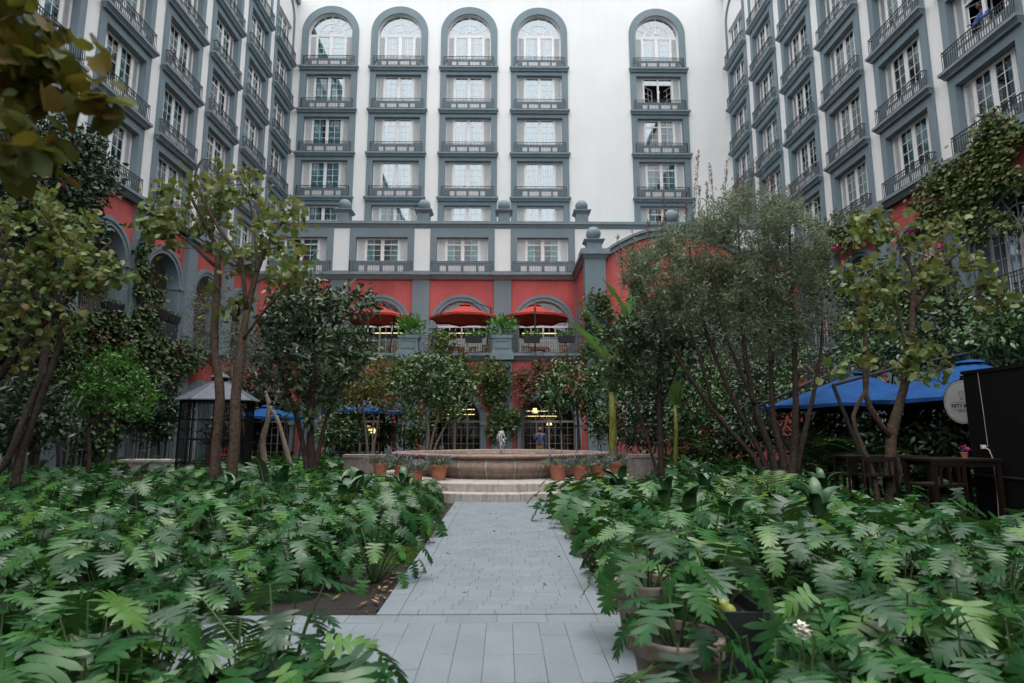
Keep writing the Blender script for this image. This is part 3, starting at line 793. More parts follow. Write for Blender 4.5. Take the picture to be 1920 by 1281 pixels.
m = MB(); m.box(4.47, 5.63, -.25, .6, 0, 11.1); obj('pier', m, 'grey_wall', gable, world=False)
m = MB(); m.frustum(4.45, 5.65, -.27, .62, 11.1, 4.30, 5.80, -.42, .77, 11.35); m.box(4.24, 5.86, -.48, .83, 11.35, 11.66); m.box(4.62, 5.48, -.1, .55, 11.66, 12.12); m.frustum(4.60, 5.50, -.12, .57, 12.12, 4.46, 5.64, -.26, .71, 12.26)
m.box(4.46, 5.64, -.26, .71, 12.26, 12.30); obj('pier_cap', m, 'grey_trim', gable, world=False)
obj('ball', MB().ball((5.05, .2, 12.70), .42, 26), 'grey_trim', gable, smooth=True, world=False)
m = MB(); m.box(9.05, 9.97, -.3, .6, 12.96, 13.10); m.box(9.15, 9.87, -.2, .5, 13.10, 13.30); obj('peak_cap', m, 'grey_trim', gable, world=False)
obj('ball', MB().ball((9.51, .15, 13.70), .44, 26), 'grey_trim', gable, smooth=True, world=False)
# ================================================================== paths, fountain, furniture
def slab_mesh(w, l, h=.03):
    b = .002; m = MB()
    m.frustum(-w / 2, w / 2, -l / 2, l / 2, 0, -w / 2, w / 2, -l / 2, l / 2, h - b)
    m.v = m.v[:4] + [(x * (1), y, z) for x, y, z in m.v[4:]]
    m.f = [f for f in m.f if f != (4, 5, 6, 7)]
    m.v += [(-w / 2 + b, -l / 2 + b, h), (w / 2 - b, -l / 2 + b, h), (w / 2 - b, l / 2 - b, h), (-w / 2 + b, l / 2 - b, h)]
    m.f += [(4, 5, 9, 8), (5, 6, 10, 9), (6, 7, 11, 10), (7, 4, 8, 11), (8, 9, 10, 11)]
    me = mesh_of(m, 'slate', name='slab'); return me
def slate_variation():
    m = MATS['slate']; n, l = m.node_tree.nodes, m.node_tree.links; b = n['Principled BSDF']
    src = b.inputs['Base Color'].links[0].from_socket
    oi = n.new('ShaderNodeObjectInfo'); r = _ramp(n, l, oi.outputs['Random'], [(0, (.95, .955, .96)), (1, (1.04, 1.035, 1.03))])
    f = _noise(n, l, 90, 3); fr = _ramp(n, l, f.outputs[0], [(.3, (.88, .88, .88)), (.7, (1.1, 1.1, 1.1))])
    c = _mix(n, l, 1.0, src, r.outputs[0], 'MULTIPLY'); c = _mix(n, l, 1.0, c, fr.outputs[0], 'MULTIPLY'); l.new(c, b.inputs['Base Color'])
slate_variation()
P0, P1 = -1.10, .97
path = obj('path', MB().box(P0, P1, 5.40, 14.2, -.02, .012), 'joint'); tag(path, 'grey slate garden path leading straight to the fountain', 'path', kind='structure')
def lay(path, specs):
    cache = {}
    for (x, y, w, l) in specs:
        k = (round(w, 3), round(l, 3))
        if k not in cache: cache[k] = slab_mesh(w, l)
        o = bpy.data.objects.new('slab', cache[k]); link(o, path); o.location = (x, y, .010 + random.uniform(-.0012, .0012)); o.rotation_euler = (random.uniform(-.0025, .0025), random.uniform(-.0025, .0025), 0)
g = .002; courses = []; near, far = [], []
y = 5.42; ci = 0; cd = .135
while y < 13.9:
    x = P0 + .19 + g; end = P1 - .19 - g; off = random.choice([.11, .22, .16, .05, .19, .08])
    xs = [x] + [x + off + .222 * k for k in range(1, 9) if x + off + .222 * k < end - .05] + [end]
    if off > .06: xs = sorted(set([x, x + off] + xs))
    for a, b in zip(xs[:-1], xs[1:]):
        (near if len(near) < 296 else far).append(((a + b) / 2, y + cd / 2, round(b - a - g, 3), cd - g))
    y += cd; ci += 1
y = 5.42
while y < 13.9:
    L = random.choice([.42, .55, .62])
    for x in (P0 + .095, P1 - .095): near.append((x, y + L / 2, .19 - g, L - g))
    y += L
lay(path, near)
fm = MB()
for (x, y, w, l) in far: fm.box(x - w / 2, x + w / 2, y - l / 2, y + l / 2, .012, .040)
tag(obj('far_slabs', fm, 'slate', path, world=False), kind='stuff')
cross = obj('cross_path', MB().box(-4.6, 4.4, 1.2, 5.40, -.02, .012), 'joint'); tag(cross, 'grey slate paved cross path in front of the flower beds', 'path', kind='structure')
cs = []
x = -3.0
while x < 2.8: cs.append((x + .21, 5.29, .42 - g, .21 - g)); x += .42
x = -2.9
while x < 2.7:
    y = 5.18 - random.choice([.0, .12, .22, .3]); 
    if y < 5.18: cs.append((x + .106, (y + 5.18) / 2, .212 - g, 5.18 - y - g))
    while y > 2.9: cs.append((x + .106, y - .24, .212 - g, .48 - g)); y -= .48
    x += .212
lay(cross, [c for c in cs if in_view((c[0], c[1], 0), 40)])
# side path and lawn seen far left, lawn beside the main path
sp = obj('side_path', MB().box(-13.5, -9.0, 16.6, 17.9, -.02, .03), 'slate'); tag(sp, 'short stretch of grey path between the left beds', 'path', kind='structure')

def blades(name, pts, h, mat, label, cat, lean=.5, w=.006, kind='stuff'):
    n = len(pts); an = rng.uniform(0, 2 * PI, n); hh = h * rng.uniform(.6, 1.3, n); d = np.stack([np.cos(an), np.sin(an), np.zeros(n)], 1)
    s = np.stack([-np.sin(an), np.cos(an), np.zeros(n)], 1) * w
    top = pts + d * (hh * lean * rng.uniform(.3, 1, n))[:, None] + np.array([0, 0, 1.]) * hh[:, None]
    V = np.stack([pts - s, pts + s, top], 1).reshape(-1, 3); T = np.arange(3 * n).reshape(-1, 3)
    o = bpy.data.objects.new(name, np_mesh(name, V, T, mat, rng.uniform(0, 1, n))); link(o); return tag(o, label, cat, kind=kind)
q = np.stack([rng.uniform(-12.9, -9.6, 9000), rng.uniform(17.95, 20.3, 9000), np.full(9000, .01)], 1)
blades('lawn', q, .06, 'grass', 'small mown lawn behind the side path at far left', 'lawn', w=.012)
q = np.stack([rng.uniform(-1.50, -1.13, 5000), rng.uniform(7.45, 8.5, 5000), np.full(5000, .0)], 1)
blades('grass_patch', q, .05, 'grass', 'small bright grass patch at the left edge of the path', 'grass', w=.005)

n = 420; q = np.stack([np.where(rng.random(n) < .5, P0 - np.abs(rng.normal(0, .16, n)), P1 + np.abs(rng.normal(0, .16, n))), rng.uniform(5.4, 13, n), np.full(n, .03)], 1); on = rng.random(n) < .10; q[on, 0] = rng.uniform(P0, P1, on.sum()); q[on, 2] = .048
a = rng.uniform(0, 2 * PI, n); d = np.stack([np.cos(a), np.sin(a), rng.normal(0, .25, n)], 1); sd_ = np.stack([-np.sin(a), np.cos(a), rng.normal(0, .25, n)], 1); L = rng.uniform(.015, .045, n)[:, None]
V = np.stack([q - d * L, q + sd_ * L * .45, q + d * L, q - sd_ * L * .45], 1).reshape(-1, 3); lt = bpy.data.objects.new('fallen_leaves', np_mesh('fallen_leaves', V, np.arange(4 * n).reshape(-1, 4), 'leaf_litter', rng.uniform(0, 1, n))); link(lt); tag(lt, 'small dry fallen leaves along the edges of the path', 'leaves', kind='stuff')
# ---- fountain ---------------------------------------------------------------
FX, FY = -.10, 17.6
fountain = thing('fountain', (FX, FY, 0), 'round lobed stone fountain basin on two pale steps at the end of the path', 'fountain')
def plan(th, R, lobe):
    c, s = math.cos(th), math.sin(th); r = R
    if lobe:
        d = lobe[0]; rr = lobe[1]; ac = abs(c)
        disc = (d * ac) ** 2 - d * d + rr * rr
        if disc > 0: r = max(r, d * ac + math.sqrt(disc))
        ac = abs(s); disc = (d * ac) ** 2 - d * d + rr * rr
    return r
LOBE = (1.75, 1.42)
def lobed(prof, a0, a1, k, lobe=LOBE, R0=2.6):
    """prof: (offset from the plan outline, z)"""
    m = MB(); q = len(prof)
    for i in range(k + 1):
        th = a0 + (a1 - a0) * i / k; r0 = plan(th, R0, lobe)
        for off, z in prof: m.v.append((math.cos(th) * (r0 + off), math.sin(th) * (r0 + off), z))
    for i in range(k):
        for j in range(q - 1): m.f.append((i * q + j, (i + 1) * q + j, (i + 1) * q + j + 1, i * q + j + 1))
    return m
bowl = [(-.22, .40), (-.18, .47), (-.14, .49), (-.14, .53), (-.10, .57), (-.02, .66), (-.02, .74), (-.07, .82), (-.16, .87), (-.17, .90)]
nseg = 22; gp = .006
for i in range(nseg):
    a0 = 2 * PI * i / nseg - PI / 2 - PI / nseg; a1 = a0 + 2 * PI / nseg
    obj('basin_stone', lobed(bowl, a0 + gp, a1 - gp, 6), 'cantera', fountain, smooth=True, world=False)
    obj('rim_stone', lobed([(-.30, .895), (-.10, .895), (-.03, .92), (.0, .95), (-.01, .985), (-.05, 1.0), (-.28, 1.0), (-.34, .97), (-.34, .80)], a0 + .002, a1 - .002, 6), 'cantera', fountain, smooth=True, world=False)
obj('mortar', lobed([(-.235, .40), (-.155, .50), (-.12, .57), (-.03, .68), (-.03, .73), (-.09, .82), (-.18, .89)], -PI, PI, 96), 'pale_stone', fountain, smooth=True, world=False)
obj('basin_core', MB().add([(plan(t, 2.6, LOBE) * .93 * math.cos(t), plan(t, 2.6, LOBE) * .93 * math.sin(t), .5) for t in np.linspace(-PI, PI, 73)[:-1]], [tuple(range(72))]), 'cantera', fountain, world=False)
obj('water_surface', MB().add([(plan(t, 2.6, LOBE) * .89 * math.cos(t), plan(t, 2.6, LOBE) * .89 * math.sin(t), .90) for t in np.linspace(-PI, PI, 73)[:-1]], [tuple(range(72))]), 'water', fountain, world=False)
ip = MB().lathe([(1.02, .88), (1.02, .955), (.98, .965), (.90, .955), (.90, .90)], 48); obj('inner_ring', ip, 'cantera', fountain, smooth=True, world=False)
def step_ring(r0, r1, z0, z1, n, off):
    for i in range(n):
        a0 = 2 * PI * i / n + off; a1 = a0 + 2 * PI / n
        obj('step_stone', MB().lathe([(r0, z1), (r1 - .015, z1), (r1, z1 - .015), (r1, z0), (r0, z0)], 6, (0, 0, 0), a0 + .0012, a1 - .0012), 'step_stone', fountain, world=False)
step_ring(3.30, 4.04, 0, .215, 34, .02); step_ring(2.0, 3.65, .215, .40, 34, .08)
jm = MB()
def wavy(c, pts, r, k=7): jm.tube([np.array(c) + np.array(p) for p in pts], r, k)
wavy((0, 0, .9), [(0, 0, 0), (.01, 0, .14), (-.01, 0, .3), (0, 0, .45), (.015, 0, .6), (0, 0, .70)], [.05, .035, .05, .03, .055, .07])
for a in range(9):
    t = a * 2.4; rr = random.uniform(.10, .16); h = random.uniform(.3, .66); b = random.uniform(.05, .4)
    wavy((0, 0, .9), [(0, 0, h), (rr * .6 * math.cos(t), rr * .6 * math.sin(t), h + .04), (rr * math.cos(t), rr * math.sin(t), h - .06), (rr * 1.15 * math.cos(t), rr * 1.15 * math.sin(t), b)], [.03, .02, .018, .006], 6)
for a in range(26): jm.ball((random.gauss(0, .09), random.gauss(0, .09), .95 + random.uniform(0, .65)), random.uniform(.008, .022), 6)
obj('water_jet', jm, 'jet', fountain, smooth=True, world=False)

# ---- stone benches ----------------------------------------------------------
def stone_bench(x0, x1, y, z1, mat, label, dep=.45):
    t = thing('stone_bench', ((x0 + x1) / 2, y, 0), label, 'bench'); w = (x1 - x0) / 2
    obj('seat', MB().box(-w, w, -dep / 2, dep / 2, z1 - .10, z1), mat, t, world=False, bevel=.012)
    obj('base', MB().box(-w + .04, w - .04, -dep / 2 + .04, dep / 2 - .04, 0, z1 - .10), mat, t, world=False)
stone_bench(-4.62, -3.38, 17.5, .93, 'bench_stone', 'taupe stone bench block left of the fountain')
stone_bench(3.52, 4.40, 17.5, .93, 'bench_stone', 'taupe stone bench block right of the fountain')
stone_bench(-13.3, -11.3, 21.3, .62, 'pale_stone', 'pale stone bench half hidden by planting at far left', .7)

# ---- planters ---------------------------------------------------------------
def lathe_pot(name, p, r, h, mat, label, cat='pot', group=None, soil_z=.93, rim=.035):
    t = thing(name, (p[0], p[1], p[2]), label, cat, group)
    m = MB().lathe([(.001, 0), (r * .70, 0), (r * .72, .01), (r * .93, h * .80), (r * 1.0, h * .80), (r * 1.0, h - .01), (r * .985, h), (r * .86, h), (r * .84, h * .88)], 28)
    obj('pot_wall', m, mat, t, smooth=False, world=False)
    obj('potting_soil', MB().lathe([(.001, h * soil_z - .03), (r * .86, h * soil_z - .03)], 20), 'soil', t, world=False)
    return t
big_pot = lathe_pot('round_planter', (.98, 3.58, .04), .265, .42, 'planter_taupe', 'round taupe planter with lobed-leaf plant beside the path, right foreground')
big_pot2 = lathe_pot('round_planter', (1.05, 4.62, .04), .235, .46, 'planter_taupe', 'round taupe planter behind the front one, half covered by leaves')
bt = thing('square_planter', (1.36, 4.10, .04), 'square black planter box with limes among leaves, right foreground', 'planter')
m = MB(); w = .27
for (a, b, c, d) in ((-w, w, -w, -w + .02), (-w, w, w - .02, w), (-w, -w + .02, -w + .02, w - .02), (w - .02, w, -w + .02, w - .02)): m.box(a, b, c, d, 0, .46)
obj('box_wall', m, 'planter_black', bt, world=False); obj('potting_soil', MB().box(-w + .02, w - .02, -w + .02, w - .02, .3, .38), 'soil', bt, world=False)
fm = plain('lime_fruit', (.36, .42, .10), .4)
for k in range(6): obj('fruit', MB().ball((random.uniform(-.2, .2), random.uniform(-.2, .2), .42), .045, 12, 1.15), 'lime_fruit', bt, smooth=True, world=False)

# ---- parasols ---------------------------------------------------------------
def parasol(name, apex, Rr, drop, mat, label, group, pole_top=None, pole_base=None, rot=0., n=8, val=.14, arm='iron', rise=.35):
    t = thing(name, (apex[0], apex[1], pole_base[2] if pole_base is not None else 0), label, 'parasol', group); z0 = float(t.location.z)
    L = lambda p: np.array(p, float) - np.array([apex[0], apex[1], z0])
    A = L(apex)
    rim = [A + np.array([Rr * math.cos(rot + 2 * PI * k / n), Rr * math.sin(rot + 2 * PI * k / n), -drop]) for k in range(n)]
    m = MB(); v = []; rows = 5
    for j in range(rows + 1):
        f = j / rows
        for k in range(n):
            for h in (0, .5):
                a = rim[k]; b = rim[(k + 1) % n]; e = a * (1 - h) + b * h
                sag = -.06 * math.sin(PI * f) * (1 if h == 0 else 1.5) + (.05 * f if h else 0)
                p = A * (1 - f) + e * f + np.array([0, 0, sag]);
                if h: p[:2] = A[:2] + (p[:2] - A[:2]) * (1 - .03 * f)
                v.append(p)
    N = 2 * n
    fs = [(j * N + k, j * N + (k + 1) % N, (j + 1) * N + (k + 1) % N, (j + 1) * N + k) for j in range(rows) for k in range(N)]
    o = len(v); base = v[rows * N:rows * N + N]
    v += [p + np.array([0, 0, -val * (1 if i % 2 == 0 else .8)]) for i, p in enumerate(base)]
    fs += [(rows * N + k, rows * N + (k + 1) % N, o + (k + 1) % N, o + k) for k in range(N)]
    m.add(v, fs); obj('canopy', m, mat, t, world=False, normals=False)
    vm = MB().lathe([(.02, .03), (.28, -.02), (.34, -.07)], n * 2, tuple(A)); obj('vent', vm, mat, t, world=False)
    for k in range(n):
        obj('rib', MB().tube([A + [0, 0, -.12], A * .45 + rim[k] * .55 + [0, 0, -.12], rim[k] + [0, 0, -.05]], .014, 5), arm, t, world=False)
    obj('hub', MB().lathe([(.001, -.30), (.05, -.30), (.06, -.12), (.03, .12), (.03, .2), (.001, .2)], 10, tuple(A)), arm, t, world=False)
    if pole_top is not None:
        pt, pb = L(pole_top), L(pole_base)
        obj('pole', MB().tube([pb, pt + (pt - pb) * .0], .045, 8), arm, t, world=False)
        top = A + np.array([0, 0, rise * .55]); kn = pt
        obj('arm', MB().tube([kn, kn * .5 + top * .5 + np.array([0, 0, .05]), top, A + [0, 0, .1]], [.038, .034, .03, .02], 8), arm, t, world=False)
        obj('base', MB().box(pb[0] - .35, pb[0] + .35, pb[1] - .35, pb[1] + .35, pb[2], pb[2] + .08), arm, t, world=False)
    return t
dU = 34.4
for px, pole, lab in ((710, (742, 588), 'red parasol at the left end of the terrace, partly behind leaves'), (872, (921, 577), 'red parasol in the middle of the terrace with its arm bent to the right'), (1003, (1003, 577), 'red parasol at the right end of the terrace, its post in front')):
    ap = at(px, 571, dU); pt = at(pole[0], pole[1], dU - (1.9 if pole[0] == px else .3)); pb = np.array([pt[0] - (.35 if pole[0] != px else 0), pt[1], 5.6])
    parasol('parasol', ap, 2.12, .85, 'cloth_red', lab, 'red parasols on the terrace', pt, pb, rot=.22)
PB = at(1818, 676, 14.8); PA = at(1604, 697, 17.0)
parasol('parasol', PA, 2.62, 1.02, 'cloth_blue', 'blue parasol farther back, its canopy left of the sign', 'blue parasols by the kiosk', at(1432, 757, 16.2), np.array([*at(1520, 880, 16.2)[:2], 0]), rot=.5, val=.10)
parasol('parasol', PB, 2.95, 1.05, 'cloth_blue', 'large blue parasol behind the round white sign', 'blue parasols by the kiosk', at(1562, 722, 13.8), np.array([*at(1645, 900, 13.8)[:2], 0]), rot=.35, val=.10)
for (px, py, D, rr, lab) in ((682, 752, 27, 1.75, 'blue parasol behind the garden by the lit doors'), (505, 760, 25.5, 1.6, 'blue parasol glimpsed behind the birdcage')):
    a = at(px, py, D); parasol('parasol', a, rr, .52, 'cloth_blue', lab, 'blue parasols at the back of the garden', np.array([a[0] + 1.6, a[1], a[2] - .3]), np.array([a[0] + 1.3, a[1], 0]), rot=.3, val=.12)

# ---- birdcage gazebo --------------------------------------------------------
cg = at(402, 860, 19.2); cage = thing('birdcage', (cg[0], cg[1], 0), 'tall black wire birdcage with eight-sided grey metal roof', 'birdcage')
Rg, n8 = 1.06, 8; ang = [2 * PI * (k + .5) / 8 + .15 for k in range(8)]
for k in range(8):
    a, b = ang[k], ang[(k + 1) % 8]
    pa = np.array([Rg * math.cos(a), Rg * math.sin(a), 0]); pb = np.array([Rg * math.cos(b), Rg * math.sin(b), 0])
    m = MB(); m.tube([pa, pa + [0, 0, 2.55]], .025, 5); obj('corner_post', m, 'black_metal', cage, world=False)
    m = MB()
    for j in range(1, 17):
        p = pa + (pb - pa) * j / 17; m.tube([p, p + [0, 0, 2.55]], .006, 3)
    for z in (.05, .65, 1.35, 1.95, 2.5): m.tube([pa + [0, 0, z], pb + [0, 0, z]], .012, 4)
    obj('wire_panel', m, 'black_metal', cage, world=False)
    r = MB(); E1 = 1.24; T1 = .27
    q = [np.array([E1 * math.cos(a), E1 * math.sin(a), 2.56]), np.array([E1 * math.cos(b), E1 * math.sin(b), 2.56]), np.array([T1 * math.cos(b), T1 * math.sin(b), 3.16]), np.array([T1 * math.cos(a), T1 * math.sin(a), 3.16])]
    r.add(q + [p + [0, 0, -.03] for p in q], [(0, 1, 2, 3), (7, 6, 5, 4), (0, 4, 5, 1), (1, 5, 6, 2), (2, 6, 7, 3), (3, 7, 4, 0)])
    r.tube([q[0] + [0, 0, .01], q[3] + [0, 0, .01]], .018, 5)
    obj('roof_panel', r, 'roof_metal', cage, world=False)
obj('lantern', MB().lathe([(.24, 3.14), (.24, 3.28)], 8), 'black_metal', cage, world=False)
obj('lantern_roof', MB().lathe([(.001, 3.28), (.33, 3.28), (.33, 3.30), (.05, 3.48), (.03, 3.62), (.001, 3.64)], 8), 'roof_metal', cage, world=False)
pm = MB()
pm.tube([(-.3, 0, 0), (-.25, .1, .6), (-.28, .05, 1.2)], [.09, .07, .06], 7); pm.tube([(-.28, .05, 1.2), (-.5, 0, 1.35), (-.8, .1, 1.3)], [.05, .035, .02], 6)
pm.tube([(-.28, .05, 1.2), (0, -.1, 1.38), (.3, 0, 1.34), (.55, .1, 1.5)], [.05, .04, .03, .02], 6); pm.tube([(-.25, .1, .6), (.3, 0, .8), (.8, 0, .85)], [.04, .03, .02], 6)
obj('perch_branch', pm, 'bark', cage, smooth=True, world=False)

# ---- kiosk, sign ------------------------------------------------------------
kx, ky0, ky1 = 8.57, 5.2, 11.0
kiosk = thing('kiosk', (kx, ky0, 0), 'large black metal kiosk at the right edge with a cable down its side', 'kiosk'); kl = ky1 - ky0
obj('body', MB().box(0, 2.4, 0, kl, .02, 2.64), 'black_metal', kiosk, world=False, bevel=.01)
obj('roof', MB().box(-.02, 2.42, -.02, kl + .02, 2.64, 2.70), 'black_metal', kiosk, world=False)
obj('trim_bar', MB().box(-.03, -.002, 0, kl + .03, .80, .83), 'iron', kiosk, world=False)
cy_ = 10.62 - ky0
obj('cable', MB().tube([(-.012, cy_, 2.64), (-.014, cy_ - .03, 1.9), (-.014, cy_ - .04, 1.32)], .005, 5).tube([(-.05, cy_ + .02, 1.32), (-.03, cy_ - .08, 1.27), (-.02, cy_ - .13, 1.1), (-.02, cy_ - .14, .6), (-.02, cy_ - .10, .1)], .009, 6), 'cable', kiosk, world=False)
obj('plug', MB().box(-.07, -.005, cy_, cy_ + .06, 1.28, 1.35), 'white_paint', kiosk, world=False, bevel=.008)
sc_ = at(1806, 754, 11.55)
sign = thing('hanging_sign', sc_, 'round white hanging sign with dark lettering beside the black kiosk', 'sign', rz=R(-84))
Rs = .42
def disc(r, y0, y1): return MB().lathe([(.001, 0), (r, 0), (r, y1 - y0), (.001, y1 - y0)], 48)
def facing(name, mb, mat, y):
    mb.v = [(x, y - z, w) for (x, w, z) in mb.v]; return obj(name, mb, mat, sign, world=False)
facing('frame', disc(Rs + .022, 0, .05), 'black_metal', .03)
facing('face', disc(Rs, 0, .01), 'sign_face', -.020)
rm_ = MB().lathe([(Rs - .03, 0), (Rs - .03, .002), (Rs - .024, .002), (Rs - .024, 0)], 48); facing('ring_line', rm_, 'sign_ink', -.031)
def text(body, size, x, z, parent, bold=False):
    c = bpy.data.curves.new('lettering', 'FONT'); c.body = body; c.size = size; c.align_x = 'CENTER'; c.align_y = 'CENTER'; c.extrude = .001
    if bold: c.offset = .0025
    o = bpy.data.objects.new('tmp', c); COL.objects.link(o); bpy.context.view_layer.update()
    me = bpy.data.meshes.new_from_object(o.evaluated_get(bpy.context.evaluated_depsgraph_get())); bpy.data.objects.remove(o)
    me.materials.clear(); me.materials.append(MATS['sign_ink'])
    t = bpy.data.objects.new('lettering', me); link(t, parent); t.location = (x, -.032, z); t.rotation_euler = (PI / 2, 0, 0)
text('FIFTY MILS', .107, .0, -.078, sign, True); text('EST 19', .05, -.02, -.182, sign)
m = MB()
for z in (-.006, -.147): m.box(-.25, .25, -.033, -.031, z - .003, z + .003)
m.box(-.05, .05, -.033, -.031, .195, .202); m.box(-.022, .022, -.033, -.031, .045, .051); m.box(-.022, .022, -.033, -.031, .062, .067)
for (a, b) in (((-.05, .20), (-.012, .06)), ((.05, .20), (.012, .06)), ((-.012, .06), (-.022, .045)), ((.012, .06), (.022, .045))):
    m.tube([(a[0], -.032, a[1]), (b[0], -.032, b[1])], .0035, 4)
obj('emblem', m, 'sign_ink', sign, world=False)
obj('bracket', MB().box(-.02, .02, .0, .03, Rs, Rs + .09).box(.02, .30, .0, .03, Rs + .065, Rs + .09), 'black_metal', sign, world=False)

# ---- bar furniture by the kiosk, terrace furniture --------------------------
def chair(name, p, rz, w, d, seat, back, mat, label, group, slats=4, arms=False):
    t = thing(name, p, label, 'chair', group, rz); b = .04
    obj('seat', MB().box(-w / 2, w / 2, -d / 2, d / 2, seat - .04, seat), mat, t, world=False)
    for sx in (-1, 1):
        for sy in (-1, 1):
            x = sx * (w / 2 - b / 2); yy = sy * (d / 2 - b / 2)
            obj('leg', MB().box(x - b / 2, x + b / 2, yy - b / 2, yy + b / 2, 0, seat - .04), mat, t, world=False)
        x = sx * (w / 2 - b / 2); obj('back_post', MB().box(x - b / 2, x + b / 2, d / 2 - b, d / 2, seat, back), mat, t, world=False)
        if arms: obj('arm_rest', MB().box(x - b / 2, x + b / 2, -d / 2, d / 2 - b, seat + .22, seat + .25), mat, t, world=False)
    obj('top_rail', MB().box(-w / 2 + b, w / 2 - b, d / 2 - .035, d / 2 - .005, back - .10, back - .01), mat, t, world=False)
    for k in range(slats):
        x = -w / 2 + b + (w - 2 * b) * (k + .5) / slats
        obj('slat', MB().box(x - .02, x + .02, d / 2 - .03, d / 2 - .012, seat, back - .10), mat, t, world=False)
    obj('stretcher', MB().box(-w / 2 + b, w / 2 - b, -d / 2 + .005, -d / 2 + .03, seat * .4, seat * .4 + .04), mat, t, world=False)
    return t
def table(name, p, w, d, h, mat, label, group=None, rz=0.):
    t = thing(name, p, label, 'table', group, rz)
    obj('table_top', MB().box(-w / 2, w / 2, -d / 2, d / 2, h - .05, h), mat, t, world=False, bevel=.006)
    for sx in (-1, 1):
        for sy in (-1, 1):
            x = sx * (w / 2 - .05); yy = sy * (d / 2 - .05); obj('leg', MB().box(x - .035, x + .035, yy - .035, yy + .035, 0, h - .05), mat, t, world=False)
    obj('apron', MB().box(-w / 2 + .09, w / 2 - .09, -d / 2 + .03, d / 2 - .03, h - .14, h - .05), mat, t, world=False)
    return t
q = at(1757, 905, 9.6); chair('bar_stool', (q[0], q[1], 0), PI + .25, .62, .5, .78, 1.16, 'wood_dark', 'dark wooden bar chair nearest the kiosk, its back to the garden', 'dark wooden bar chairs', 3)
q = at(1640, 905, 11.6); chair('bar_stool', (q[0], q[1], 0), PI - .1, .62, .5, .78, 1.12, 'wood_dark', 'dark wooden bar chair behind the forked tree trunk', 'dark wooden bar chairs', 3)
q = at(1588, 900, 12.0); chair('bar_stool', (q[0], q[1], 0), PI + .5, .62, .5, .78, 1.12, 'wood_dark', 'dark wooden bar chair under the farther blue parasol', 'dark wooden bar chairs', 3)
q = at(1780, 850, 10.6); table('bar_table', (q[0], q[1], 0), 1.2, .8, 1.13, 'wood_dark', 'dark wooden bar table with a pink flower pot')
q = at(1650, 852, 12.4); table('bar_table', (q[0], q[1], 0), 1.6, .8, 1.10, 'wood_dark', 'long dark wooden bar table behind the forked trunk')
for k, (px, lab) in enumerate(((655, 'teak armchair at the left railing of the terrace'), (735, 'teak armchair beside the left terrace pedestal'), (880, 'teak armchair behind the middle railing, left of the other'), (905, 'teak armchair behind the middle railing, beside the right pedestal'), (990, 'teak armchair in front of the right terrace door'), (1030, 'teak armchair at the right side of the last terrace bay'), (1062, 'teak armchair in the far right corner of the terrace'))):
    q = at(px, 660, 33.4 + .5 * (k % 3)); chair('armchair', (q[0], q[1], 5.6), random.uniform(-.8, .8), .6, .55, .42, .88, 'wood_teak', lab, 'teak armchairs on the terrace', 4, True)
for k, (px, lab) in enumerate(((690, 'teak table in the left terrace bay'), (855, 'teak table in the middle terrace bay'), (1010, 'teak table in the right terrace bay'))):
    q = at(px, 660, 34.0); table('terrace_table', (q[0], q[1], 5.6), .9, .9, .74, 'wood_teak', lab, 'teak tables on the terrace')
# ================================================================== plants
def unit(a): return a / (np.linalg.norm(a, axis=-1, keepdims=True) + 1e-9)
def rand_dir(n): return unit(rng.normal(size=(n, 3)))
# leaf templates: y = along the leaf, x = across, z = normal
def t_oval(w=.42, fold=.10, bend=.12, k=3):
    ys = np.linspace(0, 1, k + 2); V = [(0, 0, 0)]; T = []
    for y in ys[1:-1]:
        hw = w * .5 * math.sin(PI * y ** .85) ** .8; z = -bend * y * y
        V += [(-hw, y, z + fold * hw * 2), (0, y, z), (hw, y, z + fold * hw * 2)]
    V.append((0, 1, -bend)); n = k
    T += [(0, 2, 1), (0, 3, 2)]
    for i in range(n - 1):
        a = 1 + 3 * i; b = a + 3; T += [(a, a + 1, b + 1), (a, b + 1, b), (a + 1, a + 2, b + 2), (a + 1, b + 2, b + 1)]
    a = 1 + 3 * (n - 1); e = len(V) - 1; T += [(a, a + 1, e), (a + 1, a + 2, e)]
    return np.array(V, float), np.array(T)
def t_lance(w=.20, bend=.1):
    return np.array([(0, 0, 0), (-w / 2, .45, .02 - bend * .2), (w / 2, .45, .02 - bend * .2), (0, 1, -bend)], float), np.array([(0, 2, 1), (1, 2, 3)])
def t_bilobe():
    V = [(0, .03, 0), (-.32, .0, .12), (-.46, .30, .22), (-.42, .68, .17), (-.20, .98, .03), (0, .78, -.08), (.20, .98, .03), (.42, .68, .17), (.46, .30, .22), (.32, .0, .12), (0, .4, -.02)]
    T = [(10, i + 1, i) for i in range(0, 9)] + [(10, 0, 9)]
    return np.array(V, float), np.array(T)
OVAL, OVAL_W, OBLONG, LANCE, BILOBE = t_oval(), t_oval(.6), t_oval(.36, .12, .18, 3), t_lance(), t_bilobe()
IVY = (np.array([(0, 0, 0), (-.45, .25, .04), (-.3, .55, 0), (0, 1, -.08), (.3, .55, 0), (.45, .25, .04)], float), np.array([(0, 2, 1), (0, 3, 2), (0, 4, 3), (0, 5, 4)]))
def leaf_arrays(tpl, P, D, N, S):
    V, T = tpl; n = len(P); y = unit(D); z = unit(N - y * np.sum(N * y, 1, keepdims=True)); x = np.cross(y, z)
    S = np.broadcast_to(np.asarray(S, float), (n,))
    W = P[:, None, :] + S[:, None, None] * (V[None, :, 0, None] * x[:, None] + V[None, :, 1, None] * y[:, None] + V[None, :, 2, None] * z[:, None])
    F = T[None] + (np.arange(n) * len(V))[:, None, None]
    return W.reshape(-1, 3), F.reshape(-1, 3), np.repeat(rng.uniform(0, 1, n), len(T))
